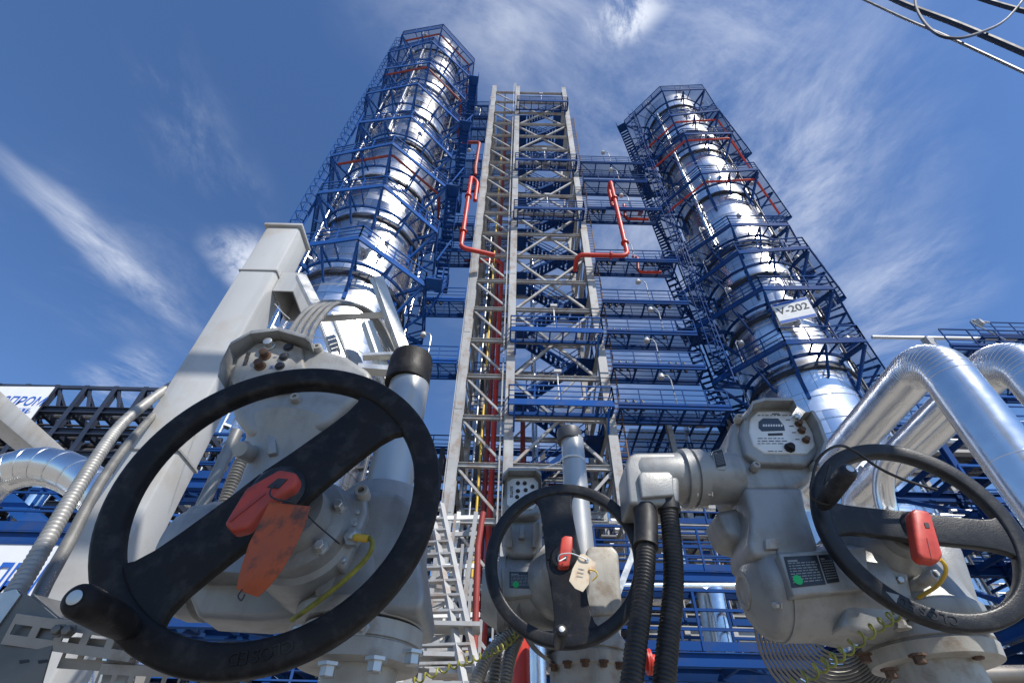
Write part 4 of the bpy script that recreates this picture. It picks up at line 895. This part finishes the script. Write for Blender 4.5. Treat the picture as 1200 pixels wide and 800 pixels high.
ed = [i for i in range(5)] + [5 * i + 4 for i in range(1, 6)] + [25 + j for j in range(3, -1, -1)] + [5 * i for i in range(4, 0, -1)]
fs3 = [(ed[i], ed[(i + 1) % len(ed)], ed[(i + 1) % len(ed)] + n0, ed[i] + n0) for i in range(len(ed))]
cdo = cd.add(vs + vs2, fs + fs2 + fs3).build('warning_card', 'orange'); tag(cdo, 'stained torn orange card hanging from the hub of the left handwheel', 'card')
def wire(name, label, pts, r, mt, cat='wire', n=8, parent=None):
    o = MB().tube(bez([P(*p) for p in pts], n), r, 8).build(name, mt, parent); return tag(o, label, cat)
wire('hanging_wire', 'thin dark wire tying the orange card to the left actuator', [(322, 566, .66), (316, 578, .655), (324, 585, .65), (345, 590, .66), (372, 615, .75), (398, 637, .86)], .0013, 'inkb')
wire('hanging_wire', 'tiny wire loop through the bottom of the orange card', [(284, 690, .65), (279, 698, .645), (283, 703, .648), (287, 696, .655)], .0009, 'inkb')
wire('earth_wire', 'yellow-green earth wire curving across the left handwheel opening', [(414, 629, .848), (427, 628, .845), (436, 634, .845), (432, 650, .85), (412, 672, .86), (386, 694, .87), (362, 712, .88), (342, 726, .9)], .0042, 'ygw')
MB().tube([P(416, 629, .846), P(431, 631, .843)], .0062, 10).build('cable_lug', 'yellow', bpy.data.objects['earth_wire'])
# ---------------- middle actuator
nM = Vector((-.19, -.98, 0)).normalized(); cM = CAM + Vector((.175, 1.6, .634))
A = thing('valve_actuator', P(694, 900, 1.9), 'grey electric valve actuator in the middle with the smallest handwheel and pale paper tag', 'valve actuator')
b0 = P(655, 756, 1.56); wheel(A, cM, nM, .25, .037, .032, [R_(96), R_(276)], .052, 'blackr', (b0, P(658, 737, 1.47), .017))
hb = MB().lathe(cM + Yv * .03, Yv, [(0, .026), (.03, .026), (.03, .05), (.06, .06), (.1, .075), (.13, .10), (.18, .11), (.26, .11)], 40).build('gear_cover', 'act', A)
MB().px([(687, 644), (692, 639), (718, 639), (725, 647), (729, 706), (724, 718), (690, 722), (680, 700)], 1.80, .24).build('gear_housing', 'act2', A, bevel=.022, seg=4)
vert(A, 'housing_neck', 'act2', 696, 735, 1.9, [(768, 32), (752, 33), (745, 30), (728, 31), (712, 30)], 40)
vert(A, 'flange', 'act2', 690, 782, 1.9, [(830, 45), (788, 46), (786, 49), (772, 50), (771, 47), (769, 47), (768, 50), (757, 49), (755, 44)], 56)
for k in range(6):
    a = R_(-150 + 24 * k); c = P(690, 786, 1.9); bolt(Vector((c.x + .135 * math.cos(a), c.y + .135 * math.sin(a), c.z)), -Z, .011, A, 'rust', .014)
vert(A, 'valve_neck', 'act2', 690, 840, 1.9, [(960, 36), (826, 36)], 32)
vert(A, 'stem_tube', 'steelp', 675, 575, 1.9, [(660, 15), (515, 14)], 32)
vert(A, 'tube_cap', 'darkpipe', 667, 510, 1.9, [(518, 14.1), (517.5, 14.5), (507, 14.5), (505, 14), (504.5, 4)], 32)
tie = MB(); c = P(671, 542, 1.9); tie.ringlathe(c, Z, [(0, rw(14.6, c)), (.004, rw(15.3, c)), (.008, rw(14.6, c))], 32)
tie.tube(bez([c + Vector((-rw(14, c), -.01, .004)), P(655, 541, 1.83), P(640, 547, 1.80), P(626, 549, 1.78)], 5), .0028, 6); o = tie.build('cable_tie', 'white'); tag(o, 'white cable tie round the stem tube of the middle actuator', 'cable tie')
MB().px([(590, 556), (598, 551), (626, 551), (635, 557), (637, 590), (632, 604), (596, 606), (588, 592)], 1.78, .17, .96).build('control_housing', 'act', A, bevel=.018, seg=4)
hd = MB(); w = [P(x, y, 1.735) for x, y in ((588, 574), (589, 558), (596, 551), (628, 551), (634, 556), (635, 570))]
for i in range(len(w) - 1): hd.prism([w[i], w[i + 1], w[i + 1] + Vector((0, 0, .012)), w[i] + Vector((0, 0, .012))], (0, .06, 0))
hd.build('control_hood', 'act', A, bevel=.002)
pn = MB().px([(594, 564), (601, 560), (625, 559), (631, 565), (631, 586), (625, 596), (601, 598), (594, 590)], 1.774, .015).build('control_panel', 'panel', A, bevel=.004)
for x, y in ((607, 566), (607, 575), (606, 582), (615, 566), (616, 574), (616, 582), (624, 570)): push(pn, x, y, 1.773, 1.8, 'inkb', .007)
text('lettering', 'auma', .022, 'inkb', P(600, 576, 1.7735), Z * -1, X, pn, ext=.0003)
MB().px([(589, 601), (635, 601), (636, 625), (630, 644), (626, 652), (600, 652), (592, 642), (588, 620)], 1.82, .16).build('neck', 'act', A, bevel=.016, seg=3)
MB().px([(609, 614), (614, 614), (615, 630), (608, 630)], 1.80, .04).build('neck_rib', 'act', A, bevel=.003)
for x in (595, 629): MB().lathe(P(x, 630, 1.80), Vector((0, -.4, .9)), [(-.03, .02), (.05, .014), (.055, .002)], 16).build('neck_boss', 'act', A)
MB().lathe(P(566, 694, 1.92), Vector((1, -.03, 0)), [(0, .04), (0, .085), (.03, .105), (.05, .115), (.055, .12), (.08, .12), (.082, .115), (.36, .115)], 40).build('motor_housing', 'act', A)
MB().px([(588, 664), (646, 662), (650, 694), (590, 700)], 1.78, .1).build('motor_cover', 'act', A, bevel=.008, seg=2)
nameplate(A, [(597, 669.5), (625, 669.5), (625.5, 689), (597, 688)], 1.777, (604.5, 684.5, 3.6))
lk = MB().px([(658, 630), (662, 627), (671, 628), (671, 640), (667, 663), (656, 664), (654, 661)], 1.52, .03).build('lock_clip', 'red', bevel=.004, seg=3); tag(lk, 'small upright red plastic clip on the hub of the middle handwheel', 'clip')
MB().px([(661, 651), (665, 651), (664, 656), (660, 656)], 1.5185, .002).build('clip_slot', 'inkb', lk)
tg = MB().px([(680, 649), (685, 648.5), (698, 659), (697, 667), (691, 672), (690, 684), (683, 693), (674, 689), (667, 680), (671, 666)], 1.47, .002).build('paper_tag', 'card'); tag(tg, 'faded cream paper tag wired to the hub of the middle handwheel', 'tag')
ln = MB(); rnd = random.Random(8)
for k in range(3):
    v = .2 + k / 6; x = 682 - 6 * v; y = 660 + 26 * v
    ln.px([(x - 3, y), (x + 5 - 2 * rnd.random(), y + 1.5), (x + 5 - 3 * rnd.random(), y + 2.0), (x - 3.2, y + .5)], 1.4685, .0004)
ln.build('print_lines', 'act', tg)['kind'] = 'stuff'
MB().lathe(P(688, 656, 1.4688), -Yv, [(0, .006), (.0012, .006), (.0012, .003), (0, .003)], 16, caps=False).build('eyelet', 'galv', tg)
wire('hanging_wire', 'white wire loop holding the paper tag on the middle handwheel', [(663, 653, 1.51), (655, 657, 1.5), (656, 650, 1.49), (668, 648, 1.48), (680, 652, 1.465), (688, 656, 1.466)], .0018, 'white')
wire('hanging_wire', 'little yellow wire tied to the side of the paper tag', [(690, 667, 1.468), (698, 669, 1.46), (700, 674, 1.46), (694, 680, 1.467)], .002, 'yellow')
for i, pts in enumerate(([(606, 738, 1.9), (590, 750, 1.9), (568, 775, 1.86), (548, 830, 1.8)], [(612, 738, 1.95), (604, 752, 1.95), (596, 775, 1.9), (588, 830, 1.86)], [(600, 736, 2.0), (584, 752, 2.0), (580, 785, 2.0), (574, 830, 2.0)])):
    hose(['leftmost grey ribbed hose hanging from the middle actuator', 'rightmost grey ribbed hose hanging from the middle actuator', 'hindmost grey ribbed hose hanging from the middle actuator'][i], pts, 7, 'conduit', .12)
cr = MB()
for i in range(5): cr.ringlathe(P(640, 738, 1.92) , Vector((.5, -.75, .3)), [(-.01 + i * .012, .085 + .012 * i), (0 + i * .012, .093 + .012 * i), (-.02 + i * .012, .088 + .012 * i)], 32)
o = cr.build('coiled_hose', 'conduit'); tag(o, 'coil of grey ribbed hose under the motor of the middle actuator', 'hose')
def coil(name, label, pts, r, cr_, turns, mt, Yd=1):
    w = bez([P(*p) for p in pts], 10); out = []; k = turns * 12
    for i in range(k + 1):
        f = i / k * (len(w) - 1); j = min(int(f), len(w) - 2); p = w[j].lerp(w[j + 1], f - j); d = (w[j + 1] - w[j]).normalized(); x = d.cross(Z).normalized(); y = x.cross(d); a = 2 * math.pi * i / 12
        out.append(p + (x * math.cos(a) + y * math.sin(a)) * cr_)
    return tag(MB().tube(out, r, 6).build(name, mt), label, 'wire')
coil('coiled_earth_wire', 'spiral yellow-green earth wire dangling left of the middle actuator', [(606, 742, 1.8), (590, 757, 1.75), (565, 768, 1.7), (530, 780, 1.65), (480, 800, 1.6)], .0028, .008, 16, 'ygw')
# ---------------- right actuator
nR = Vector((-.08, -1, 0)).normalized(); cR = CAM + Vector((1.105, 1.31, .627))
A = thing('valve_actuator', P(1085, 900, 1.6), 'grey electric valve actuator at the right with a lit display and two black hoses', 'valve actuator')
b0 = P(963, 592, 1.30); wheel(A, cR, nR, .258, .042, .034, [R_(172), R_(-8)], .040, 'blackr', (b0, P(996, 549, 1.14), .0235), word='CLOSED<', span=(R_(-100), R_(-131), .030))
hb = MB().lathe(cR + Yv * .03, Yv, [(0, .03), (.03, .03), (.03, .05), (.06, .055), (.09, .085), (.13, .095), (.16, .12), (.22, .125), (.34, .125)], 48).build('gear_cover', 'act', A)
for k in range(5):
    a = R_(250 + 60 * k); bolt(cR + Yv * .13 + (X * math.cos(a) + Z * math.sin(a)) * .108, -Yv, .010, hb, 'galv', .018)
p = P(1090, 676, 1.40); r = rw(5.5, p); MB().lathe(p, Vector((.3, -1, .1)), [(-.08, r * 1.3), (.01, r * 1.25), (.016, r), (.016, r * .6), (-.01, r * .55), (-.01, .0002)], 24).build('socket_bolt', 'act2', A)
MB().px([(1062, 640), (1100, 632), (1128, 640), (1152, 712), (1120, 724), (1080, 722)], 1.50, .16).build('gear_housing', 'act', A, bevel=.012, seg=3)
vert(A, 'housing_neck', 'act', 1072, 715, 1.58, [(742, 62), (736, 65), (722, 65), (716, 60), (690, 56), (650, 52)], 48)
vert(A, 'flange', 'act2', 1086, 757, 1.58, [(782, 60), (780, 66), (764, 68), (762, 64), (761, 64), (759, 67), (744, 66), (742, 60)], 56)
vert(A, 'valve_neck', 'act2', 1098, 790, 1.58, [(960, 47), (790, 47), (775, 48)], 40)
for x, y, yy in ((1075, 767, 1.42), (1142, 762, 1.46), (1042, 784, 1.50), (1012, 766, 1.56), (1058, 736, 1.43)): bolt(P(x, y, yy), -Z if y > 750 else Z, .0135, A, 'rust' if y > 750 else 'act2', .018)
# motor
mo = MB().lathe(P(872, 692, 1.54), Vector((1, -.02, 0)), [(0, .045), (-.002, .052), (.004, .062), (.016, .088), (.035, .112), (.05, .122), (.075, .126), (.0755, .131), (.082, .131), (.083, .128), (.36, .128)], 64).build('motor_housing', 'act', A)
MB().lathe(P(872, 692, 1.54) + X * .002, -X, [(0, .05), (.006, .05), (.007, .038), (.002, .034), (.0021, .0005)], 40).build('motor_window', 'act2', A)
for a in (-35, 150, 60): a = R_(a); bolt(P(872, 692, 1.54) + X * .04 + (Yv * -math.cos(a) + Z * math.sin(a)) * .112, Vector((-1, -.4 * math.cos(a), .4 * math.sin(a))), .009, mo, 'galv', .014)
MB().px([(912, 648), (1015, 640), (1020, 690), (930, 698)], 1.39, .06).build('motor_cover', 'act', A, bevel=.006, seg=3)
nameplate(A, [(919, 652), (957, 650), (968, 684), (928, 688)], 1.387, (935, 679, 5.5))
nameplate(A, [(959, 650), (974, 649), (984, 681), (970, 683)], 1.387)
MB().px([(1000, 650), (1060, 640), (1075, 720), (1020, 742), (985, 735)], 1.43, .16).build('side_housing', 'act', A, bevel=.014, seg=3)
# control head and neck
MB().px([(853, 524), (858, 496), (876, 478), (892, 473), (932, 471), (948, 482), (963, 512), (960, 536), (950, 562), (932, 574), (876, 575), (864, 566), (854, 546)], 1.45, .22, .96).build('control_housing', 'act', A, bevel=.022, seg=4)
hd = MB(); w = [P(x, y, 1.375) for x, y in ((880, 482), (883, 473), (897, 469), (930, 469), (934, 477))]
for i in range(len(w) - 1): hd.prism([w[i], w[i + 1], w[i + 1] + Vector((0, 0, .012)), w[i] + Vector((0, 0, .012))], (0, .09, 0))
w = [P(x, y, 1.375) for x, y in ((943, 483), (950, 481), (958, 494), (966, 517), (961, 531))]
for i in range(len(w) - 1): hd.prism([w[i], w[i + 1], w[i + 1] + Vector((.012, 0, 0)), w[i] + Vector((.012, 0, 0))], (0, .09, 0))
hd.build('control_hood', 'act', A, bevel=.003)
MB().px([(872, 484), (885, 475), (934, 474), (950, 488), (962, 518), (958, 534), (946, 545), (890, 543), (874, 532), (868, 508)], 1.425, .04).build('panel_frame', 'act', A, bevel=.01, seg=3)
pn = MB().px([(879, 490), (888, 481), (930, 481), (942, 487), (953, 507), (956, 522), (947, 532), (896, 531), (883, 522), (878, 506)], 1.42, .012).build('control_panel', 'panel', A, bevel=.006, seg=3)
MB().px([(889, 494), (894, 490), (912, 490), (919, 499), (920, 504), (893, 505), (889, 501)], 1.4185, .003).build('display', 'lcd', pn)
for k in range(8): MB().px([(894 + 3 * k, 497), (896 + 3 * k, 497), (896 + 3 * k, 499.5), (894 + 3 * k, 499.5)], 1.4182, .001).build('display_segment', 'panel', pn)
MB().px([(900, 507.5), (917, 507), (917.5, 509.5), (900.5, 510)], 1.4185, .002).build('slot_mark', 'inkb', pn)
for x, y, mt in ((932, 490, 'galv'), (935.5, 497, 'rust'), (939, 505, 'rust'), (944, 516, 'rust')): push(pn, x, y, 1.4195, 3.2, mt, .016)
p = P(925, 525, 1.4195); MB().lathe(p, -Yv, [(0, .017), (.006, .017), (.008, .013), (.018, .012), (.019, .0004)], 8).build('selector_knob', 'black', pn, ang=20)
text('lettering', 'auma', .012, 'inkb', P(909, 484.5, 1.4192), X, Z, pn, ext=.0003)
ln = MB(); rnd = random.Random(4)
for y in (486, 513, 516, 519, 528):
    x = 888 if y < 520 else 900
    while x < (918 if y > 500 else 926):
        w_ = 2 + 5 * rnd.random(); ln.px([(x, y), (x + w_, y - .05), (x + w_, y + .8), (x, y + .85)], 1.4192, .0006); x += w_ + 1.6
for x, y in ((924, 491), (928, 498.5), (931, 506), (935, 514)): ln.px([(x - 3, y), (x + 2, y), (x + 2, y + 1), (x - 3, y + 1)], 1.4192, .0006)
ln.build('print_lines', 'inkb', pn)['kind'] = 'stuff'
for x, y in ((866, 489), (886, 545), (956, 545)):
    p = P(x, y, 1.425); MB().lathe(p, -Yv, [(-.02, .014), (.004, .013), (.008, .010), (.008, .006), (.002, .005), (.002, .0002)], 20).build('socket_bolt', 'act2', A)
MB().px([(872, 570), (940, 570), (946, 598), (960, 640), (956, 652), (884, 652), (877, 640), (880, 600)], 1.43, .18, .98).build('neck', 'act', A, bevel=.022, seg=4)
MB().px([(897, 631), (914, 629), (914, 642), (898, 643)], 1.415, .03).build('neck_clip', 'act2', A, bevel=.003)
MB().px([(838, 598), (872, 592), (884, 620), (878, 636), (852, 628)], 1.52, .14).build('side_bulge', 'act', A, bevel=.02, seg=4)
# plug on the left with its two glands
pl0 = P(742, 560, 1.50); pl1 = P(866, 560, 1.50); L_ = pl1.x - pl0.x; r = rw(29, pl0.lerp(pl1, .5))
MB().lathe(pl0, pl1 - pl0, [(0, r * .7), (.006, r * .88), (.02, r * .97), (L_ * .45, r), (L_ * .455, r * 1.16), (L_ * .52, r * 1.18), (L_ * .525, r * 1.04), (L_ * .55, r * 1.04), (L_ * .555, r * 1.14), (L_ * .64, r * 1.16), (L_ * .65, r * 1.05), (L_ * .97, r * 1.0)], 48).build('plug_barrel', 'act', A)
MB().px([(733, 545), (736, 534), (744, 530), (790, 530), (796, 536), (797, 588), (776, 591), (737, 590)], 1.43, .14).build('plug_housing', 'act', A, bevel=.014, seg=4)
MB().px([(748, 556), (752, 552), (784, 552), (789, 557), (790, 580), (752, 583)], 1.415, .05).build('plug_lid', 'act', A, bevel=.006, seg=3)
for x in (806, 822): 
    for a in (-60, -100): a = R_(a); bolt(Vector((P(x, 560, 1.5).x, 1.5 + math.cos(a) * -r * 1.02, pl0.z + math.sin(a) * r * 1.02)), -X, .008, A, 'galv', .012)
MB().px([(834, 528), (847, 524), (853, 545), (849, 551), (838, 549)], 1.415, .04).build('tag_pad', 'act', A, bevel=.004)
nameplate(A, [(836, 529), (846, 526), (851, 545), (840, 547)], 1.412)
for i, (x, pts) in enumerate(((757, [(757, 606, 1.46), (757, 650, 1.44), (753, 700, 1.42), (745, 760, 1.40), (735, 850, 1.38)]), (783, [(783, 592, 1.46), (788, 640, 1.45), (789, 690, 1.44), (783, 750, 1.42), (774, 850, 1.40)]))):
    p = P(x, 588 - i * 8, 1.48); MB().lathe(p + Z * .01, -Z, [(0, rw(12, p)), (.014, rw(12, p)), (.014, rw(9, p)), (.03, rw(9, p))], 6).build('cable_gland', 'act2' if i == 0 else 'black', A)
    h = hose(['left and thicker-topped of two black ribbed hoses hanging from the right actuator plug', 'right of two black ribbed hoses hanging from the right actuator plug'][i], pts, 11, 'hose', .05, .0105, name='cable_hose')
    b = MB(); q = [P(*pts[0]), P(*pts[1])]
    if i == 0: b.tube([q[0] + Z * .035, q[0], q[0].lerp(q[1], .8)], rw(13.5, q[0]), 20)
    else: b.tube([q[0] + Z * .03, q[0] - Z * .02], rw(13, q[0]), 20)
    b.build('hose_sleeve', 'hose', h)
lk = MB().px([(1068, 599), (1072, 595), (1088, 598), (1092, 603), (1106, 650), (1101, 658), (1082, 655), (1076, 648)], 1.215, .035).build('lock_clip', 'red', bevel=.007, seg=3); tag(lk, 'clean light red plastic clip on the hub of the right handwheel', 'clip')
MB().px([(1083, 612), (1088, 612), (1090, 618), (1085, 618)], 1.2135, .002).build('clip_slot', 'inkb', lk)
MB().px([(1086, 630), (1087, 630), (1093, 655), (1092, 655)], 1.2138, .0016).build('clip_groove', 'redd', lk)
wire('earth_wire', 'yellow wire dropping from the red clip of the right handwheel', [(1102, 655, 1.24), (1108, 663, 1.25), (1107, 674, 1.28), (1098, 686, 1.34), (1086, 694, 1.40), (1076, 700, 1.44)], .0048, 'yellow')
wire('strap', 'thin black strap looped round the grip and rim of the right handwheel', [(950, 572, 1.24), (957, 542, 1.22), (970, 527, 1.2), (986, 522, 1.2), (1004, 530, 1.22), (1030, 548, 1.25), (1060, 562, 1.26), (1098, 574, 1.27)], .004, 'strap', 'strap')
wire('strap', 'second black strap end looped lower on the rim of the right handwheel', [(950, 572, 1.24), (952, 584, 1.25), (972, 590, 1.26), (966, 570, 1.24), (972, 545, 1.22)], .003, 'strap', 'strap')
coil('coiled_earth_wire', 'spiral yellow-green earth wire dangling under the motor of the right actuator', [(1052, 718, 1.36), (1026, 735, 1.34), (990, 762, 1.32), (960, 782, 1.3), (925, 806, 1.28)], .0027, .012, 12, 'ygw')
cr = MB()
for i in range(15):
    c = P(980 - i * .6, 728 + i * .5, 1.84 - i * .003); r = .10 + .0098 * i
    cr.tube([c + X * r * math.cos(2 * math.pi * k / 40) + (Vector((0, -.55, .83))) * r * math.sin(2 * math.pi * k / 40) for k in range(41)], .0047, 8, caps=False)
o = cr.build('coiled_hose', 'conduit'); tag(o, 'coil of thin grey ribbed hose under the motor of the right actuator', 'hose')
# ------------------------------------------------------------------ bottom centre: stair, red and silver pipes
ws = thing('steel_stair', P(540, 780, 9), 'white steel stair with slim stringers low between the left and middle actuators', 'stair')
sa, sb_ = P(562, 800, 8.4), P(517, 590, 9.6)
dx = Vector((-1.15, .2, 0))
for q in (Vector(), Vector((-.2, 0, -.05))):
    MB().beam(sa + q, sb_ + q, .1, .07).build('stringer', 'frame', ws)
MB().beam(sa + dx, sb_ + dx * .6, .1, .07).build('stringer', 'frame', ws)
for k in range(13):
    f = k / 12.5; p = sa.lerp(sb_, f); q = (sa + dx).lerp(sb_ + dx * .6, f); MB().beam(p, q, .14, .035).build('tread', 'frame' if k % 3 else 'frame', ws)
for k in range(5):
    f = .05 + k * .22; p = sa.lerp(sb_, f) + Yv * .5; q = (sa + dx).lerp(sb_ + dx * .6, f) + Yv * .5
    b = MB(); b.beam(p, q + Z * .15, .05, .06); b.beam(p, p + Z * .8, .05, .05); b.build('guard_bar', 'frame', ws)
for k, (x, y) in enumerate(((505, 770), (525, 735), (545, 790))):
    b = MB(); b.box(P(x, y, 8.8), (1.0, .5, .06)); b.build('landing_plate', 'frame', ws)
lt = thing('steel_lattice', P(520, 800, 11), 'dense pale steel lattice of posts and bars behind the white stair', 'lattice'); rnd = random.Random(12)
for k in range(5):
    x = 478 + 20 * k; MB().beam(P(x - 30, 830, 11 + .4 * (k % 2)), P(x, 600, 11 + .4 * (k % 2)), .09, .09).build('post', 'white' if k % 2 else 'frame', lt)
for k in range(11):
    y = 606 + 19 * k; MB().beam(P(430, y + 6 * rnd.random(), 11.0), P(562, y, 11.3), .07, .09).build('bar', 'frame' if k % 3 else 'white', lt)
for k in range(5):
    y = 640 + 36 * k; MB().beam(P(446, y + 30, 11.25), P(556, y - 22, 11.25), .06, .06).build('brace', 'frame', lt)
for k in range(4):
    p = P(505, 640 + 44 * k, 11.8); MB().box(p, (2.2, .9, .04)).build('floor_grating', 'grat2', lt)
pipe_thing('straight_pipe', 'thick bright red pipe standing left of the middle flange', [P(612, 860, 3.0), P(609, 738, 3.0)], rw(12, P(610, 770, 3.0)), 'redp')
pipe_thing('straight_pipe', 'shiny silver pipe standing between the red pipe and the middle flange', [P(632, 860, 2.9), P(629, 745, 2.9)], rw(10, P(630, 770, 2.9)), 'clads')
pipe_thing('fire_water_pipe', 'red standpipe behind the white stair', [P(556, 760, 10), P(560, 640, 10), P(566, 600, 10)], .06, 'redd', .3)
pipe_thing('fire_water_pipe', 'short red pipe tee glimpsed between the black hoses', [P(746, 800, 3), P(746, 776, 3), P(780, 775, 3)], .035, 'redp', .03, flanges=[(P(760, 775, 3), X)])
e = P(822, 758, 2.0)
pipe_thing('silver_bend', 'silver pipe bend poking up under the motor of the right actuator', [e + Vector((-.16, .02, -.5)), e + Vector((.02, 0, .04)), e + Vector((.16, .1, -.5))], .042, 'chrome', .09)
pipe_thing('straight_pipe', 'silver pipe running level under the flange of the right actuator', [P(968, 830, 2.0), P(968, 795, 2.0), P(1290, 791, 2.1)], .035, 'chrome', .06)
b = MB(); b.beam(P(722, 700, 4.5), P(745, 640, 4.5), .05, .05); b.beam(P(722, 700, 4.5), P(719, 660, 4.5), .03, .03); o = b.build('pipe_hanger', 'galv'); tag(o, 'thin galvanised hanger rod pair just left of the black hoses', 'hanger')

# ------------------------------------------------------------------ unseen trays added overhead behind the photographer, placed to shade the actuators
for lab, x0, x1, y0, y1, z in (('broad unseen tray added overhead behind the viewpoint to shade the left actuator', 1.15, 2.3, -3.6, -1.12, 4.9), ('narrow unseen tray added overhead right of the broad one to shade the right actuator', 2.5, 3.02, -3.6, -.5, 4.94), ('short unseen tray added overhead between broad and narrow ones to shade the middle actuator', 1.72, 2.06, -.75, .0, 4.98)):
    b = MB(); b.box(((x0 + x1) / 2, (y0 + y1) / 2, z), (x1 - x0, y1 - y0, .02))
    for x in (x0 + .006, x1 - .006): b.box((x, (y0 + y1) / 2, z + .06), (.01, y1 - y0, .1))
    o = b.build('shade_tray', 'galv'); tag(o, lab, 'added shade tray')
    MB().beam((x0 - .1, y0 + .2, z - .04), (x1 + .1, y0 + .2, z - .04), .05, .05).build('support', 'galv', o)

for y_, lab in ((.2, 'farther of two thin unseen pipes added overhead to cast bands on the post'), (-.32, 'nearer of two thin unseen pipes added overhead to cast bands on the post')):  # unseen pipes added so that their shadows band the grey post
    pipe_thing('shade_pipe', lab, [(-1.1, y_, 4.85), (1.15, y_ - .05, 4.9)], .038, 'galv')
